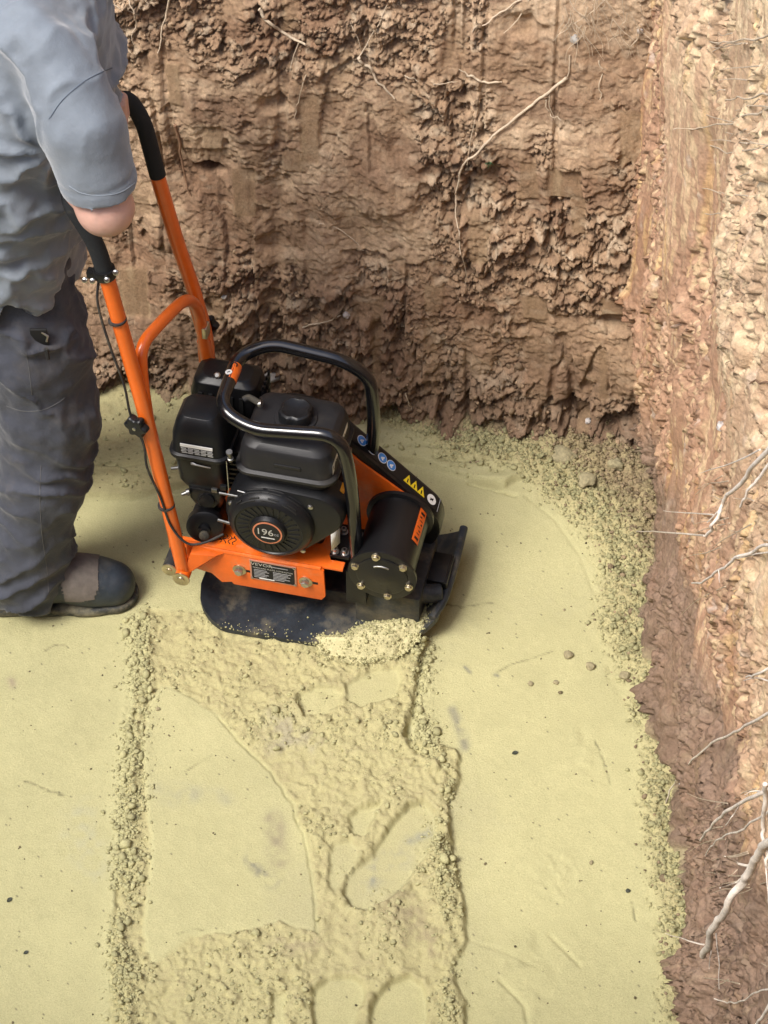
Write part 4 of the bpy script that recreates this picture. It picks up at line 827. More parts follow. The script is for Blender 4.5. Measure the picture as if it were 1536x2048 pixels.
# ------------------------------------------------------------------ implicit surfaces for the worker
class Field:
    def __init__(s, lo, hi, h):
        s.lo = np.array(lo, float); s.h = h; s.n = np.ceil((np.array(hi)-s.lo)/h).astype(int)+1
        s.ax = [s.lo[k]+h*np.arange(s.n[k]) for k in range(3)]; s.f = np.full(tuple(s.n), 1.0, np.float32)
    def sub(s, lo, hi):
        sl = []
        for k in range(3):
            a = max(0, int((lo[k]-s.lo[k])/s.h)); b_ = min(s.n[k], int((hi[k]-s.lo[k])/s.h)+2); sl.append(slice(a, max(b_, a)))
        return tuple(sl), np.meshgrid(*[s.ax[k][sl[k]] for k in range(3)], indexing='ij')
    def cone(s, a, b, ra, rb, S=(1, 1, 1), k=.02, sub=False):
        a = np.array(a, float); b = np.array(b, float); S = np.array(S, float); R = max(ra, rb)/S.min()+.06
        sl, (x, y, z) = s.sub(np.minimum(a, b)-R, np.maximum(a, b)+R)
        if x.size == 0: return s
        A = a*S; Bv = b*S; e = Bv-A; L2 = e@e+1e-12
        px, py, pz = x*S[0]-A[0], y*S[1]-A[1], z*S[2]-A[2]
        t = np.clip((px*e[0]+py*e[1]+pz*e[2])/L2, 0, 1)
        d = (np.sqrt((px-t*e[0])**2+(py-t*e[1])**2+(pz-t*e[2])**2)-(ra+(rb-ra)*t))/max(S.max(), 1)
        f = s.f[sl]
        if sub: s.f[sl] = np.maximum(f, -d); return s
        if k > 0:
            hq = np.clip(.5+.5*(f-d)/k, 0, 1); nf = f*(1-hq)+d*hq-k*hq*(1-hq)
            s.f[sl] = np.where(f > .9, np.minimum(f, d), nf)
        else: s.f[sl] = np.minimum(f, d)
        return s
    def chain(s, P, k=.02, S=(1, 1, 1)):
        for (a, ra), (b, rb) in zip(P[:-1], P[1:]): s.cone(a, b, ra, rb, S, k)
        return s
    def cut(s, fn):                                    # keep where fn(x,y,z) < 0
        x, y, z = np.meshgrid(*s.ax, indexing='ij', sparse=True); s.f = np.maximum(s.f, fn(x, y, z).astype(np.float32)); return s
    def mesh(s):
        f = s.f; n = s.n; f[0] = f[-1] = 1; f[:, 0] = f[:, -1] = 1; f[:, :, 0] = f[:, :, -1] = 1
        ins = f < 0; cnt = np.zeros(tuple(n-1), np.int8)
        for i in (0, 1):
            for j in (0, 1):
                for k in (0, 1): cnt += ins[i:n[0]-1+i, j:n[1]-1+j, k:n[2]-1+k]
        act_ = (cnt > 0) & (cnt < 8); idx = np.full(act_.shape, -1, np.int64); cells = np.argwhere(act_); idx[act_] = np.arange(len(cells))
        acc = np.zeros((len(cells), 3)); wt = np.zeros(len(cells)); corner = [(i, j, k) for i in (0, 1) for j in (0, 1) for k in (0, 1)]
        val = {c_: f[cells[:, 0]+c_[0], cells[:, 1]+c_[1], cells[:, 2]+c_[2]].astype(float) for c_ in corner}
        for c0 in corner:
            for ax in range(3):
                if c0[ax]: continue
                c1 = list(c0); c1[ax] = 1; c1 = tuple(c1); a, b = val[c0], val[c1]; m = (a < 0) != (b < 0)
                t = np.where(m, a/(a-b+1e-20), 0); p = np.array(c0, float)[None]+np.zeros((len(cells), 3)); p[:, ax] += t
                acc += p*m[:, None]; wt += m
        V = s.lo+(cells+acc/wt[:, None])*s.h; F = []
        for ax in range(3):
            o1, o2 = [q for q in range(3) if q != ax]; sl0 = [slice(1, -1)]*3; sl0[ax] = slice(0, -1); sl1 = list(sl0); sl1[ax] = slice(1, None)
            a, b = ins[tuple(sl0)], ins[tuple(sl1)]; e = np.argwhere(a != b); 
            if not len(e): continue
            sg = a[tuple(e.T)]; base = e.copy(); 
            for q in (o1, o2): base[:, q] += 1
            def g(d1, d2):
                c_ = base.copy(); c_[:, o1] -= d1; c_[:, o2] -= d2; return idx[tuple(c_.T)]
            q = np.stack([g(1, 1), g(0, 1), g(0, 0), g(1, 0)], 1); 
            flip = sg if ax != 1 else ~sg
            q = np.where(flip[:, None], q, q[:, ::-1]); F.append(q)
        F = np.vstack(F); return V, F[(F >= 0).all(1)]
def vnormals(V, F):
    a, b, c_, d = [V[F[:, k]] for k in range(4)]; fn = np.cross(c_-a, d-b); N_ = np.zeros_like(V)
    for k in range(4): np.add.at(N_, F[:, k], fn)
    return N_/(np.linalg.norm(N_, axis=1)[:, None]+1e-12)
def relax(V, F, it=2):
    n = len(V)
    for _ in range(it):
        s = np.zeros_like(V); w = np.zeros(n)
        for k in range(4): np.add.at(s, F[:, k], V[F[:, (k+1) % 4]]+V[F[:, (k-1) % 4]]); np.add.at(w, F[:, k], 2)
        V = V*.4+.6*s/np.maximum(w, 1)[:, None]
    return V

WK = thing('person', 'worker in grey blue t-shirt and charcoal trousers holding the compactor handle', 'person', (-.66, 2.66, 0))
def part(name, V, F, m, angle=None, parent=None):
    V = V-np.array([-.66, 2.66, 0]); return link(name, np_mesh(name, V, F), m, parent or WK, angle=angle)
def crossbar(y):                                       # where the grip's cross bar runs, in world space, for a given v
    return np.array((KM @ Vector((-.398, y, 1.055)))[:])
HR = crossbar(-.025); HL = crossbar(.062)
bd = np.array((KM.to_3x3() @ Vector((0, 1, 0)))[:]); fd = np.array((KM.to_3x3() @ Vector((1, 0, 0)))[:]); uz = np.array([0, 0, 1.])
ELR = np.array([-.437, 2.452, 1.090]); ELL = np.array([-.580, 2.985, 1.085])
# body: one continuous skin
B = Field((-1.20, 2.30, -.01), (-.28, 3.12, 1.74), .0048)
for side, sy in ((-1, 2.50), (1, 2.90)):
    pass
B.chain([((-.66, 2.70, .80), .082), ((-.64, 2.70, .95), .085), ((-.585, 2.70, 1.15), .100), ((-.55, 2.70, 1.27), .095)], .03, (1, .70, 1))
B.cone((-.52, 2.57, 1.30), (-.53, 2.83, 1.30), .046, .046, k=.04)
B.chain([((-.530, 2.70, 1.33), .056), ((-.505, 2.70, 1.42), .052), ((-.485, 2.70, 1.46), .055)], .03)
HC = np.array([-.468, 2.70, 1.520])
B.cone(HC+[-.012, 0, .02], HC+[-.005, 0, .03], .088, .088, (1, 1.22, .92), .02); B.cone(HC+[.02, 0, -.045], HC+[.045, 0, -.062], .050, .036, (1, 1, 1), .03)
B.cone(HC+[.083, 0, .01], HC+[.099, 0, -.018], .009, .014, k=.016); B.cone(HC+[.070, -.02, -.045], HC+[.070, .02, -.045], .009, .009, k=.006)
for s in (-1, 1): B.cone(HC+[-.005, s*.074, .012], HC+[-.008, s*.078, -.018], .015, .010, (1, 1, 1), .006); B.cone(HC+[.074, s*.034, .022], HC+[.076, s*.028, .030], .012, .010, k=.01)
def arm(sh, el, hand, sgn):
    wr = hand + bd*(-.010*sgn) - fd*.045 + uz*.030; e = (el-wr); wr2 = wr + e/np.linalg.norm(e)*.045
    B.chain([(sh, .044), ((sh+el)/2, .043), (el, .043)], .02); B.chain([(el, .043), (el*.6+wr2*.4, .042), (wr2, .027), (wr, .025)], .015)
    B.cone(wr, hand-fd*.020+uz*.036, .024, .022, k=.012)
    for q in range(4):
        o = bd*(.033-.021*q)*sgn*-1; ln = (0, .004, .002, -.004)[q]
        B.cone(hand-fd*.028+uz*.032+o*.8, hand-fd*.004+uz*.030+o, .0125, .0105, k=.008)
        B.chain([(hand-fd*.004+uz*.030+o, .0100), (hand+fd*(.026+ln)+uz*.018+o, .0092), (hand+fd*(.027+ln)-uz*.014+o, .0085), (hand+fd*.004-uz*.027+o, .0078)], .003)
    B.chain([(hand-fd*.034+uz*.018+bd*.030*sgn, .0125), (hand-fd*.030-uz*.008+bd*.044*sgn*.9, .0105), (hand-fd*.006-uz*.026+bd*.040*sgn*.9, .0090)], .006)
arm(np.array([-.498, 2.548, 1.290]), ELR, HR, 1); arm(np.array([-.55, 2.860, 1.29]), ELL, HL, -1)
KNR = np.array([-.628, 2.60, .46]); ANR = np.array([-.700, 2.560, .10]); KNL = np.array([-.75, 2.80, .44]); ANL = np.array([-.965, 2.82, .11])
for hp, kn, an in ((np.array([-.655, 2.625, .78]), KNR, ANR), (np.array([-.665, 2.775, .78]), KNL, ANL)):
    B.chain([(hp, .074), ((hp+kn)/2, .070), (kn, .052), (kn*.6+an*.4, .052), (an, .036)], .02); B.chain([(an, .036), (an+[.09, -.005, -.055], .03), (an+[.17, -.008, -.07], .02)], .02)
V, F = B.mesh(); V = relax(V, F, 1); body = part('body', V, F, M['skin'])
for s in (-1, 1):
    p = HC+[.077, s*.031, .014]-np.array([-.66, 2.66, 0]); MB().prof(p, (1, s*.2, 0), [(-.006, .010), (0, .0085), (.003, .0045), (.004, .001)], 14).build('eye', M['eye'], WK)
Hh = Field((-.60, 2.55, 1.42), (-.30, 2.85, 1.70), .005); Hh.cone(HC+[-.020, 0, .028], HC+[-.012, 0, .036], .092, .092, (1, 1.2, .92), .01)
Hh.cut(lambda x, y, z: (x-(HC[0]+.045))*.8-(z-(HC[2]+.055))+0*y); Hh.cut(lambda x, y, z: (HC[2]-.035-z)-(HC[0]-x)*.4+0*y); V, F = Hh.mesh(); V = V+vnormals(V, F)*(.003*fbm(V[:, 0]*60, V[:, 1]*60, V[:, 2]*60, 3))[:, None]; part('hair', V, F, M['hair'])
# t-shirt
SF = Field((-1.0, 2.30, .66), (-.28, 3.12, 1.45), .0052)
SF.chain([((-.660, 2.70, .74), .132), ((-.655, 2.70, .86), .128), ((-.620, 2.70, 1.02), .134), ((-.572, 2.70, 1.18), .140), ((-.552, 2.70, 1.27), .128)], .04, (1, .72, 1))
SF.cone((-.530, 2.575, 1.322), (-.545, 2.825, 1.322), .066, .066, k=.05)
SF.chain([((-.510, 2.555, 1.318), .068), ((-.460, 2.482, 1.215), .065), ((-.434, 2.450, 1.085), .0585), ((-.433, 2.448, 1.04), .0585)], .010)
SF.chain([((-.550, 2.850, 1.310), .068), ((-.565, 2.920, 1.215), .064), ((-.58, 2.975, 1.10), .060), ((-.58, 2.98, 1.05), .058)], .022)
def shirtcut(x, y, z):
    hemz = .768+.010*np.sin((x+.6)*20)+.006*np.sin(y*30)
    slit = np.abs(x+.632)*1.6-(hemz+.050-z); slit = np.where(y < 2.66, -slit/2, -1)
    arm_ = (y < 2.545-.0*z)&(x > -.53)
    slv = np.where(y < 2.53, 1.124+.10*(x+.435)-z, -1); slv2 = np.where(y > 2.90, 1.115-z, -1)
    slv = np.where((x > -.515) & (y < 2.522), slv, -1)
    return np.maximum(np.maximum(hemz-z, slit), np.maximum(slv, slv2))
SF.cut(shirtcut); SF.cone((-.515, 2.70, 1.40), (-.49, 2.70, 1.46), .066, .080, sub=True)
V, F = SF.mesh(); V = relax(V, F, 2); N_ = vnormals(V, F)
x, y, z = V.T; armm = sstep(2.56, 2.50, y)*sstep(-.56, -.50, x-.0*z)
wx = .05*fbm(x*7, y*7, z*7, 801, 3); wz = .035*fbm(x*6, y*6, z*6, 802, 3)
pn = 1.9*fbm(x*8, y*8, z*8, 815, 3)+.8*fbm(x*25, y*25, z*25, 816, 2)
def fold(ph, sharp=1.6): s = 1-np.abs(np.sin(ph*.5+pn)); return s**(sharp*.9)
# sweeping folds that hang from the armpit across the back, then gather low at the waist
rr = np.hypot((x+.52+wx), (z-1.17+wz)); th_ = np.arctan2(z-1.17+wz, -(x+.52)+wx)
f1 = fold(th_*9+18*wx/.05*.12)*sstep(.42, .10, rr)*sstep(.0, .05, rr)
f2 = fold((z+.42*(x+.6)+wz*1.8)*95)*sstep(1.16, .98, z)*sstep(.74, .84, z); f3 = fold((z-.30*(x+.6)+wx*1.6)*62+2)*sstep(1.02, .86, z)
f4 = fbm(x*11, y*11, z*16, 810, 3)
tor = 1-armm
disp = tor*(.016*f1+.014*f2*(.3+.7*sstep(-.3, .4, f4))+.011*f3+.010*f4-.010)
disp += armm*(.007*fbm(x*9, y*9, z*6, 820, 3)-.0022*np.exp(-((z-1.152-.10*(x+.435))/.003)**2)+.0055*fold((z*.9-.6*(x+.44)+wx*.8)*75)*sstep(1.17, 1.27, z))
disp += .0008*fbm(x*50, y*50, z*50, 830, 3)
V = V+N_*disp[:, None]; shirt = part('t_shirt', V, F, M['shirt'])
SHB = BVHTree.FromPolygons([tuple(p) for p in V], [tuple(int(q) for q in f) for f in F])
# trousers
TF = Field((-1.14, 2.42, -.01), (-.44, 2.96, .92), .0052)
TF.cone((-.655, 2.655, .84), (-.655, 2.745, .84), .105, .105, k=.04)
TF.chain([((-.645, 2.645, .80), .112), ((-.632, 2.622, .64), .108), ((-.622, 2.605, .50), .099), ((-.652, 2.588, .32), .092), ((-.700, 2.570, .16), .090), ((-.712, 2.566, .09), .098)], .02)
TF.cone((-.752, 2.566, .075), (-.680, 2.562, .060), .066, .062, k=.03)
TF.chain([((-.665, 2.760, .80), .110), ((-.70, 2.775, .62), .104), ((-.755, 2.795, .46), .094), ((-.85, 2.81, .30), .086), ((-.94, 2.82, .15), .084), ((-.95, 2.82, .10), .088)], .02)
TF.cut(lambda x, y, z: (.020+.75*np.clip(x+.705, 0, 1)+.012*np.sin(x*40)-z)*(y < 2.70)+(.045+.35*np.clip(x+.95, 0, 1)-z)*(y >= 2.70))
V, F = TF.mesh(); V = relax(V, F, 2); N_ = vnormals(V, F); x, y, z = V.T
wx = .06*fbm(x*6, y*6, z*6, 901, 3); wz = .04*fbm(x*5, y*5, z*5, 902, 3); pn = 2.3*fbm(x*7, y*7, z*7, 915, 3)+.9*fbm(x*22, y*22, z*22, 916, 2); f4 = fbm(x*9, y*9, z*9, 903, 4)
lowk = sstep(.30, .06, z); kn_ = np.exp(-((z-.40)/.12)**2)
d_ = .012*f4 + (.0120*fold((z+.45*(x+.65)+wz*1.6)*88, 1.3)*(.25+.75*kn_)+.0150*fold((z-.35*(x+.7)+wx*.9)*120, 1.4)*lowk)*(.5+.5*sstep(-.4, .3, f4)) + .0100*fold((z+.9*(x+.6)+wx*1.5)*45, 2)*sstep(.40, .65, z)
V = V+N_*(d_-.009)[:, None]
part('trousers', V, F, M['trousers'])
TRB = BVHTree.FromPolygons([tuple(p) for p in V], [tuple(int(q) for q in f) for f in F])
def on_surface(bvh, pts, off=.001):
    out = []
    for a, b in pts:
        d_ = Vector(ray(a, b)).normalized(); h_ = bvh.ray_cast(Vector(CAMP), d_)
        if h_[0] is not None: out.append(np.array(h_[0]+h_[1]*off if h_[1].dot(d_) < 0 else h_[0]-h_[1]*off))
    return out
def dense(P, n=7):
    P = smooth_path([(a, b, 0) for a, b in P], n); return [(p[0], p[1]) for p in P]
def seam(name, bvh, pts, r, m, off=.0006):
    P = on_surface(bvh, dense(pts), off)
    P = [p for k, p in enumerate(P) if k == 0 or np.linalg.norm(p-P[k-1]) < .03]
    if len(P) < 3: return
    P = np.array(P)-np.array([-.66, 2.66, 0]); MB().tube(P, r, 6).build(name, m, WK, angle=60)
seam('sleeve_seam', SHB, [(98,238),(125,200),(165,165),(200,146),(224,136)], .0009, M['shirt_seam'], .0002)
seam('sleeve_hem_stitch', SHB, [(138,372),(163,386),(200,391),(240,385),(272,364)], .0008, M['stitch'], .0002)
seam('back_pocket_seam', TRB, [(12,812),(45,822),(85,820),(115,806),(130,795)], .0007, M['trouser_stitch'], .0001)
seam('side_seam', TRB, [(82,930),(80,1000),(84,1070),(94,1140),(98,1200)], .0007, M['trouser_stitch'], .0001)
seam('pocket_seam', TRB, [(52,705),(58,740),(64,790)], .0007, M['trouser_stitch'], .0001)
# pocket with a dark phone clip showing under the shirt hem
pk = on_surface(TRB, [(78, 672), (92, 668), (95, 702)], .003)
if len(pk) == 3:
    q = pk[0]-np.array([-.66, 2.66, 0]); MB().obox(q, ((1, 0, 0), (0, 1, .3), (0, 0, 1)), (.015, .0025, .018)).build('pocket_opening', M['dark'], WK, .002)
    q = pk[1]-np.array([-.66, 2.66, 0]); MB().tube([q+[-.006, -.006, .012], q+[.004, -.008, .004], q+[.0, -.008, -.008]], .0022, 6).build('key_clip', M['steel'], WK)
    q = pk[2]-np.array([-.66, 2.66, 0]); MB().tube([q+[0, -.003, .012], q+[0, -.004, -.012]], .0035, 6).build('pocket_tool', M['rubber'], WK)
# boots
def boot(ox, oy, rot, bend=0):
    q = Field((-.20, -.09, -.005), (.20, .09, .20), .0042)
    q.chain([((-.105, 0, .055), .040), ((-.02, 0, .060), .043), ((.060, 0, .050), .046), ((.105, 0, .040), .040)], .02, (1, .98, 1)); q.cone((.085, .006, .036), (.112, .002, .034), .047, .043, (1, .95, 1), .02)
    q.chain([((-.075, 0, .07), .046), ((-.080, 0, .15), .048)], .03); q.chain([((-.03, 0, .085), .038), ((.03, 0, .066), .036)], .03)
    q.cut(lambda x, y, z: .012-z+0*x*y); V, F = q.mesh(); V = relax(V, F, 2)
    V = V+vnormals(V, F)*(.0012*fbm(V[:, 0]*30, V[:, 1]*30, V[:, 2]*30, 5, 3))[:, None]
    R = np.array([[math.cos(rot), -math.sin(rot), 0], [math.sin(rot), math.cos(rot), 0], [0, 0, 1]])
    bo = part('boot', V@R.T+np.array([ox, oy, .004]), F, M['boot'])
    cx_, cy_, cz_ = V[F].mean(1).T; sel = (cx_ > .018+.10*np.clip(.08-cz_, 0, 1)) & (cx_ < .088-.5*np.clip(.075-cz_, 0, 1)) & (cz_ > .046+.10*np.clip(cx_-.02, 0, 1)) 
    Fp = F[sel]; us_, inv = np.unique(Fp, return_inverse=True); Vp = (V+vnormals(V, F)*.0016)[us_]
    part('suede_panel', Vp@R.T+np.array([ox, oy, .004]), inv.reshape(Fp.shape), M['suede'], parent=bo)
    q = Field((-.20, -.09, -.012), (.20, .09, .05), .004); q.chain([((-.108, 0, .008), .044), ((-.02, 0, .008), .043), ((.060, .001, .008), .050), ((.112, .001, .008), .049)], .02); q.cut(lambda x, y, z: np.maximum(z-.019, .0-z)+0*x*y)
    V2, F2 = q.mesh(); V2 = relax(V2, F2, 1); part('boot_sole', V2@R.T+np.array([ox, oy, .0]), F2, M['sole'], 40, parent=bo)
    for k in range(3):
        a = np.array([-.006+.016*k, -.018, .106-.012*k]); b_ = np.array([-.002+.016*k, .018, .106-.012*k]); P = smooth_path([a, (a+b_)/2+[0, 0, .004], b_], 4)@R.T+np.array([ox+.66, oy-2.66, .004]); MB().tube(P, .0028, 6).build('lace', M['rubber'], bo)
    p = np.array([-.018, -.044, .072])@R.T+np.array([ox+.66, oy-2.66, .004]); MB().prof(p, (0, -1, .2), [(-.004, .006), (.0015, .006), (.002, .004), (.002, .002)], 14).build('eyelet', M['steel'], bo)
    return bo
boot(-.652, 2.556, math.radians(3)); boot(-.900, 2.82, math.radians(8))

# ------------------------------------------------------------------ roots
def lookup(wall, p):
    if wall == 'b':
        i = int(np.clip(np.searchsorted(bx, p[0]), 0, len(bx)-1)); j = int(np.clip(np.searchsorted(bz, p[2]), 0, len(bz)-1)); a = slice(max(0, i-2), i+3), slice(max(0, j-2), j+3)
        return float(D[a].max())
    i = int(np.clip(np.searchsorted(ry, p[1]), 0, len(ry)-1)); j = int(np.clip(np.searchsorted(rz_, p[2]), 0, len(rz_)-1)); a = slice(max(0, i-2), i+3), slice(max(0, j-2), j+3)
    return float(D2[a].max())
def root_path(wall, pts, r, lift=0.0, tip_lift=None):
    n = len(pts); P = []
    for k, (a, b) in enumerate(pts):
        l = lift if tip_lift is None else lift+(tip_lift-lift)*k/(n-1)
        q = at_back(a, b) if wall == 'b' else at_right(a, b)
        for _ in range(2):
            o = lookup(wall, q)+r*.4+l
            q = at_back(a, b, o) if wall == 'b' else at_right(a, b, o)
        P.append(q)
    P = np.array(P)
    for k in range(1, n-1):                            # ease sudden jumps over clods
        P[k] = .5*P[k]+.25*(P[k-1]+P[k+1])
    return P
ROOTN = [0]
def root(label, wall, pts, r, r2=None, m='root', lift=0.0, tip=None, twigs=()):
    ROOTN[0] += 1; r2 = r*.35 if r2 is None else r2
    P = smooth_path(root_path(wall, pts, r, lift, tip), 6); n = len(P); jit = np.stack([fbm(np.arange(n)*.27, ROOTN[0]*7.3+k*3, 0, 77+k, 2) for k in range(3)], 1)
    jit2 = np.stack([fbm(np.arange(n)*.9, ROOTN[0]*2.3+k*3, 0, 87+k, 2) for k in range(3)], 1)
    P = P+jit*(.0052 if r < .005 else .006)+jit2*.0013; R = np.linspace(r, r2, n)*(1+.12*jit[:, 0])
    b = MB().tube(P, R, 10 if r > .0025 else 7)
    for tp, tr in twigs:
        Q = smooth_path(root_path(wall, tp, tr, lift*.6, tip), 5); nq = len(Q); Q = Q+np.stack([fbm(np.arange(nq)*.5, ROOTN[0]*3.3+k*5, 0, 97+k, 2) for k in range(3)], 1)*.0018
        b.tube(Q, np.linspace(tr, tr*.4, nq), 6)
    o = b.build('root', M[m], None, angle=60); tag(o, label, 'root', 'roots sticking out of the cut earth walls'); return o
root('long pale root running diagonally down the middle of the back wall', 'b', [(1130,158),(1090,195),(1045,222),(1000,262),(960,300),(925,328),(912,352),(914,400),(910,430),(922,470),(920,505)], .0033, .0011,
     twigs=[([(1140,110),(1142,140),(1132,160)], .0018), ([(1100,185),(1094,215),(1110,240)], .0012), ([(935,330),(942,265),(955,215)], .0011), ([(922,505),(938,545),(930,572)], .0010)])
root('short pale root hooked down at the upper left of the back wall', 'b', [(518,20),(540,48),(560,68),(590,80),(612,88)], .0036, .0022, twigs=[([(598,84),(585,115),(580,142)], .0014)])
root('straight thin white root hanging at the top beside the worker', 'b', [(338,-10),(334,20),(326,60),(316,108)], .0024, .0012, lift=.004)
root('crooked root hanging beside the worker\'s shoulder at top', 'b', [(255,-10),(268,20),(272,50),(266,92)], .0020, .0010, lift=.003)
root('fine root slanting right of the worker near the top edge', 'b', [(222,5),(245,22),(275,28)], .0014, .0008)
root('thick kinked pale root below the centre of the top edge', 'b', [(716,118),(722,132),(742,130),(752,160),(770,182),(790,200)], .0034, .0018, twigs=[([(716,118),(735,80),(760,50),(775,10)], .0018), ([(722,100),(715,70),(700,45)], .0012)])
root('short pale horizontal root right of the kinked one', 'b', [(936,150),(955,160),(978,166),(1008,166)], .0026, .0018, twigs=[([(936,150),(918,138)], .0016)])
root('faint root lying flat left of the short horizontal one', 'b', [(868,168),(890,170),(915,164)], .0014, .0008)
root('small broken root by the kinked root', 'b', [(808,148),(822,158),(836,164)], .0014, .0009)
root('thin root curving down from the top edge at centre right', 'b', [(1045,-5),(1005,30),(960,48),(940,64)], .0020, .0010, twigs=[([(1062,-5),(1040,40),(1008,66)], .0016)])
root('pale root low on the wall above the engine', 'b', [(598,656),(640,650),(682,634)], .0022, .0012)
root('slim root lying across the wall left of centre', 'b', [(640,445),(680,455),(705,475),(728,500)], .0014, .0008)
root('short curved root just above the sand by the roll bar', 'b', [(808,786),(820,800),(822,822)], .0014, .0009)
root('brown bark sliver hanging right of the black foam grip', 'b', [(350,250),(362,300),(370,350),(378,390)], .0034, .0014, m='rootb')
root('thin vertical root below the upper left hook', 'b', [(612,150),(600,200),(585,235)], .0012, .0008)
root('double curled root below the diagonal root\'s upper end', 'b', [(1092,200),(1096,225),(1106,240),(1118,238)], .0012, .0008)
root('thin root high on the right part of the back wall', 'b', [(1200,120),(1206,160),(1198,200)], .0014, .0008)
# tuft hanging over the corner at the top
b = MB(); rr_rng = random.Random(5)
for k in range(46):
    x0 = rr_rng.uniform(1125, 1285); y0 = rr_rng.uniform(-30, 60); L_ = rr_rng.uniform(15, 90); dx = rr_rng.uniform(-1, 1)*L_*.8
    pts = [(x0, y0), (x0+dx*.1+rr_rng.uniform(-14, 14), y0+L_*.35), (x0+dx*.8+rr_rng.uniform(-16, 16), y0+L_*.6), (x0+dx, y0+L_)]
    b.tube(smooth_path(root_path('b', pts, .001, .012, .004), 5), np.linspace(.0010, .0004, 16), 5)
tag(b.build('rootlets', M['root'], None, angle=60), 'tangle of fine rootlets hanging in the top corner of the pit', 'rootlets', kind='stuff')
b = MB(); rr_rng = random.Random(11)
for k in range(46):
    x0 = rr_rng.uniform(1440, 1560); y0 = rr_rng.choice((rr_rng.uniform(60, 420), rr_rng.uniform(880, 1180), rr_rng.uniform(1500, 2040))); L_ = rr_rng.uniform(25, 95); dy = rr_rng.uniform(-.3, .8)*L_
    pts = [(x0, y0), (x0-L_*.35, y0+dy*.3+rr_rng.uniform(-9, 9)), (x0-L_*.7, y0+dy*.6+rr_rng.uniform(-9, 9)), (x0-L_, y0+dy)]
    b.tube(smooth_path(root_path('r', pts, .001, .010, .008), 5), np.linspace(.0010, .0004, 16), 5)
tag(b.build('rootlets', M['root'], None, angle=60), 'fine pale rootlets bristling from the right earth wall', 'rootlets', kind='stuff')
# right wall
root('thick bleached root sticking out low on the right wall', 'r', [(1560,1660),(1536,1688),(1505,1722),(1486,1762),(1462,1810),(1432,1852),(1412,1880),(1405,1914)], .0056, .0048, m='rootw', lift=.03, tip=.045,
     twigs=[([(1425,1860),(1422,1900),(1418,1940)], .0012), ([(1432,1866),(1440,1920),(1438,1980)], .0010), ([(1408,1888),(1370,1878),(1330,1868)], .0014), ([(1498,1730),(1470,1725),(1450,1715)], .0022), ([(1496,1745),(1470,1770),(1440,1778)], .0022)])
root('forked pale root above the thick bleached one', 'r', [(1560,1560),(1520,1582),(1480,1608),(1440,1632),(1420,1660),(1404,1682)], .0030, .0018, m='rootw', lift=.02, tip=.03, twigs=[([(1480,1608),(1462,1635),(1452,1650)], .0012), ([(1520,1582),(1500,1580),(1490,1590)], .0012)])
root('thin curling root between the fork and the thick root', 'r', [(1560,1610),(1515,1640),(1470,1665),(1435,1680),(1412,1708)], .0018, .0009, m='rootw', lift=.02, tip=.025)
root('pale root running vertically at the lower right edge', 'r', [(1530,1560),(1528,1610),(1522,1650),(1532,1700),(1538,1740)], .0030, .0022, m='rootw', lift=.03, tip=.03, twigs=[([(1528,1700),(1534,1760),(1536,1810)], .0014)])
root('long sweeping root reaching down onto the sand bank', 'r', [(1560,1415),(1520,1432),(1470,1465),(1420,1485),(1380,1520),(1345,1570),(1332,1600),(1326,1640),(1300,1668),(1285,1690)], .0022, .0009, m='rootw', lift=.02, tip=.005)
root('forked root with a long thin feeler at mid height', 'r', [(1560,870),(1520,925),(1480,960),(1450,1000),(1430,1030),(1432,1058),(1410,1072)], .0034, .0020, m='rootw', lift=.02, tip=.03,
     twigs=[([(1410,1072),(1370,1066),(1310,1064),(1260,1058),(1232,1070)], .0016), ([(1428,1030),(1390,1026),(1328,1022)], .0013), ([(1450,1005),(1415,1045)], .0016)])
root('upper twin root beside the mid height fork', 'r', [(1560,905),(1525,945),(1500,985),(1480,1010)], .0026, .0016, m='rootw', lift=.02, tip=.02, twigs=[([(1520,900),(1470,930),(1400,945)], .0014)])
root('pale root with two feelers below the mid height fork', 'r', [(1560,1085),(1510,1105),(1460,1120),(1438,1140),(1408,1160),(1385,1168)], .0024, .0014, m='rootw', lift=.02, tip=.025, twigs=[([(1560,1100),(1500,1112),(1462,1118)], .0014), ([(1438,1140),(1440,1165)], .0010)])
root('short bright root stub on the right edge at half height', 'r', [(1560,1325),(1525,1345),(1488,1358)], .0022, .0012, m='rootw', lift=.015, tip=.02, twigs=[([(1545,1362),(1515,1352),(1488,1360)], .0012)])
root('thin wavy root close to the bottom right corner', 'r', [(1560,1975),(1520,1982),(1490,2000),(1450,2015),(1425,1998)], .0014, .0008, m='rootw', lift=.015, tip=.015)
root('pale root hooked at the bottom right corner', 'r', [(1545,1980),(1535,2020),(1520,2040),(1514,2052)], .0024, .0018, m='rootw', lift=.02, tip=.02)
root('thin root reaching left across the upper right wall', 'r', [(1560,205),(1510,230),(1460,250),(1400,258),(1350,258)], .0018, .0008, lift=.015, tip=.01, twigs=[([(1470,245),(1420,238),(1380,215)], .0010)])
root('fine root crossing the right wall near the top', 'r', [(1560,70),(1500,85),(1440,82),(1380,76)], .0015, .0007, lift=.012, tip=.01)
root('branched fine root on the upper right wall', 'r', [(1545,185),(1500,200),(1470,195),(1450,200)], .0014, .0008, lift=.012, tip=.01, twigs=[([(1545,215),(1500,205),(1470,220)], .0010)])
root('fine root at the right edge below the upper branches', 'r', [(1560,285),(1510,300),(1450,308),(1400,288)], .0014, .0007, lift=.012, tip=.01)
root('slender root arching on the right wall above the fork', 'r', [(1530,400),(1490,420),(1450,428),(1410,432)], .0013, .0007, lift=.012, tip=.01)
root('brown twig poking from the right edge at upper mid height', 'r', [(1550,768),(1520,766),(1492,764)], .0018, .0010, m='rootb', lift=.015, tip=.01)

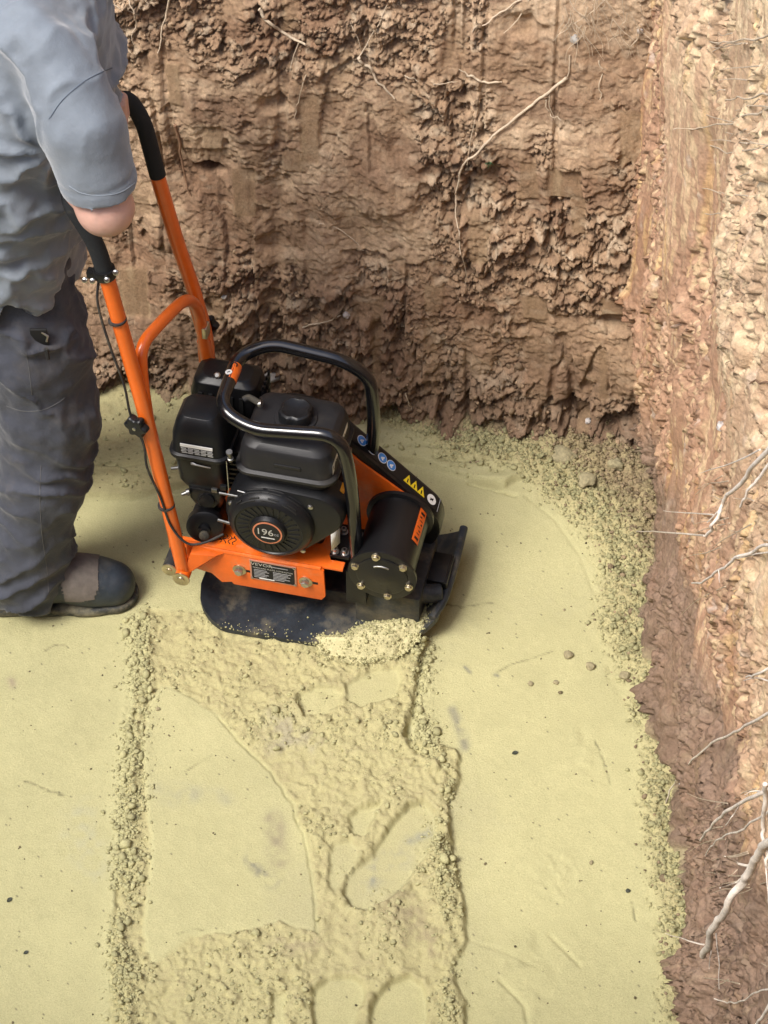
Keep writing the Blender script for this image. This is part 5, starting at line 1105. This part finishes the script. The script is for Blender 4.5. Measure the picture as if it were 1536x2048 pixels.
# ------------------------------------------------------------------ stones, pebbles, leaf
def rock(name, label, cat, p, r, m, seed, sq=(1, 1, .7), group=None):
    bm = bmesh.new(); bmesh.ops.create_icosphere(bm, subdivisions=3, radius=1)
    V = np.array([v.co[:] for v in bm.verts]); n_ = fbm(V[:, 0]*1.3+seed, V[:, 1]*1.3, V[:, 2]*1.3, seed, 3); s = (1+.45*n_)
    for v_, a, q in zip(bm.verts, V, s): v_.co = (a[0]*q*r*sq[0], a[1]*q*r*sq[1], a[2]*q*r*sq[2])
    o = link(name, bm_mesh(name, bm), m, None, angle=30); o.location = p; o.rotation_euler = (0, 0, seed*1.7); return tag(o, label, cat, group)
def floor_rock(px, py, r, label, seed, m='pebble', sq=(1, 1, .7), name='pebble', cat='pebble', group='pebbles on the sand floor'):
    q = at_z(px, py, 0); q = at_z(px, py, floor_h(q[0], q[1])); rock(name, label, cat, (q[0], q[1], floor_h(q[0], q[1])+r*.35), r, M[m], seed, sq, group)
floor_rock(1136, 1312, .0095, 'larger sandy pebble beside the berm at the end of the long crack', 11, 'sandp' if 'sandp' in M else 'pebble')
floor_rock(1180, 1334, .0090, 'brown pebble just right of the larger sandy one', 12)
floor_rock(1061, 1369, .0055, 'small round pebble below the long crack', 13)
floor_rock(1112, 1366, .0050, 'small dark pebble between the crack and the berm', 14)
floor_rock(1248, 1354, .0100, 'dark lump in the crumbs at the edge of the berm', 15)
floor_rock(316, 1419, .0042, 'small dark pebble at the tip of the smooth triangle', 16)
floor_rock(1182, 1726, .0042, 'tiny pebble near the scuff in the lower right pass', 17)
floor_rock(1128, 1220, .0030, 'tiny pebble right of the plate on clean sand', 18)
floor_rock(1256, 1782, .0040, 'little black stone on the lower right sand', 19, 'leaf')
floor_rock(1128, 902, .026, 'big sand coated clod in the corner of the pit', 31, 'sandclod' if 'sandclod' in M else 'pebble', (1.2, .9, .6), 'clod', 'clod', 'large clods at the foot of the corner')
floor_rock(1172, 962, .020, 'smaller clod in front of the big corner clod', 32, 'pebble', (1, .9, .6), 'clod', 'clod', 'large clods at the foot of the corner')
floor_rock(1232, 930, .016, 'dark clod tight against the corner of the walls', 33, 'pebble', (1, .9, .7), 'clod', 'clod', 'large clods at the foot of the corner')
def leaf_obj(name, label, cat, p, L_, w_, m, rz, bend=.3):
    b = MB(); n = 9; V = []; F = []
    for i in range(n):
        t = i/(n-1); hw_ = w_*math.sin(PI*t)**.8*.5+.0002
        for s in (-1, 0, 1): V.append(((t-.5)*L_, s*hw_, bend*L_*(t-.5)**2+abs(s)*hw_*.5))
    for i in range(n-1):
        for s in (0, 1): a = i*3+s; F.append((a, a+1, a+4, a+3))
    V2_ = [(x, y, z-.0006) for x, y, z in V]; k = len(V); b.add(V+V2_, F+[tuple(q+k for q in f[::-1]) for f in F]); o = b.build(name, M[m], None, angle=60); o.location = p; o.rotation_euler = (0.1, 0, rz); return tag(o, label, cat)
for (px, py, L_, rz, lab) in ((1030, 1507, .013, .3, 'dark dead leaf lying alone in the right hand pass'), (19, 1800, .012, .9, 'small dark leaf at the left edge of the floor'), (52, 1905, .010, .6, 'thin dark leaf scrap near the bottom left')):
    q = at_z(px, py, 0); q = (q[0], q[1], floor_h(q[0], q[1])+.001); leaf_obj('leaf', lab, 'leaf', q, L_, L_*.6, 'leaf', rz)
def wall_rock(wall, px, py, r, label, m, seed, sq=(1, .8, .8)):
    q = at_back(px, py) if wall == 'b' else at_right(px, py); o_ = lookup(wall, q)-r*.15; q = at_back(px, py, o_) if wall == 'b' else at_right(px, py, o_); rock('stone', label, 'stone', tuple(q), r, M[m], seed, sq, 'stones in the earth walls')
wall_rock('b', 540, 757, .017, 'flat grey stone in the wall right behind the engine', 'stone', 41, (1.3, .7, .8))
wall_rock('b', 692, 630, .008, 'pale stone stub at the end of the low root', 'quartz', 42)
wall_rock('b', 1176, 842, .008, 'whitish stone low in the back wall near the corner', 'quartz', 43)
wall_rock('b', 1150, 78, .010, 'grey angular stone high on the back wall', 'stone', 44)
wall_rock('b', 448, 594, .006, 'small grey stone left of the roll bar on the wall', 'stone', 45)
wall_rock('b', 1280, 62, .006, 'white chip at the top of the corner', 'quartz', 46)
wall_rock('r', 1442, 852, .008, 'shiny white quartz stone in the right wall above the fork', 'quartz', 47)
wall_rock('r', 1404, 486, .004, 'small pale stone half way up the right wall', 'quartz', 48)
wall_rock('r', 1362, 1566, .005, 'tiny white stone at the foot of the right wall', 'quartz', 49)
# sprig
sp = thing('sprig', 'small green sprig growing from the middle of the back wall', 'plant', (0, 0, 0)); q = at_back(978, 325); q = at_back(978, 325, lookup('b', q)+.004); sp.location = tuple(q)
for k in range(7):
    a = k*.9; b = MB(); L_ = .008+.004*math.sin(k*3); P = [(0, 0, 0), (L_*.6*math.cos(a), -.004-.003*(k % 2), L_*.6*math.sin(a)), (L_*math.cos(a), -.006, L_*math.sin(a)-.002)]
    b.tube(smooth_path(P, 3), [.0005, .0016, .0022, .0022, .0016, .001, .0004], 6, .4).build('leaf', M['green'], sp, angle=60)
MB().tube([(0, .006, 0), (0, -.003, .001)], .001, 6).build('stem', M['rootb'], sp)
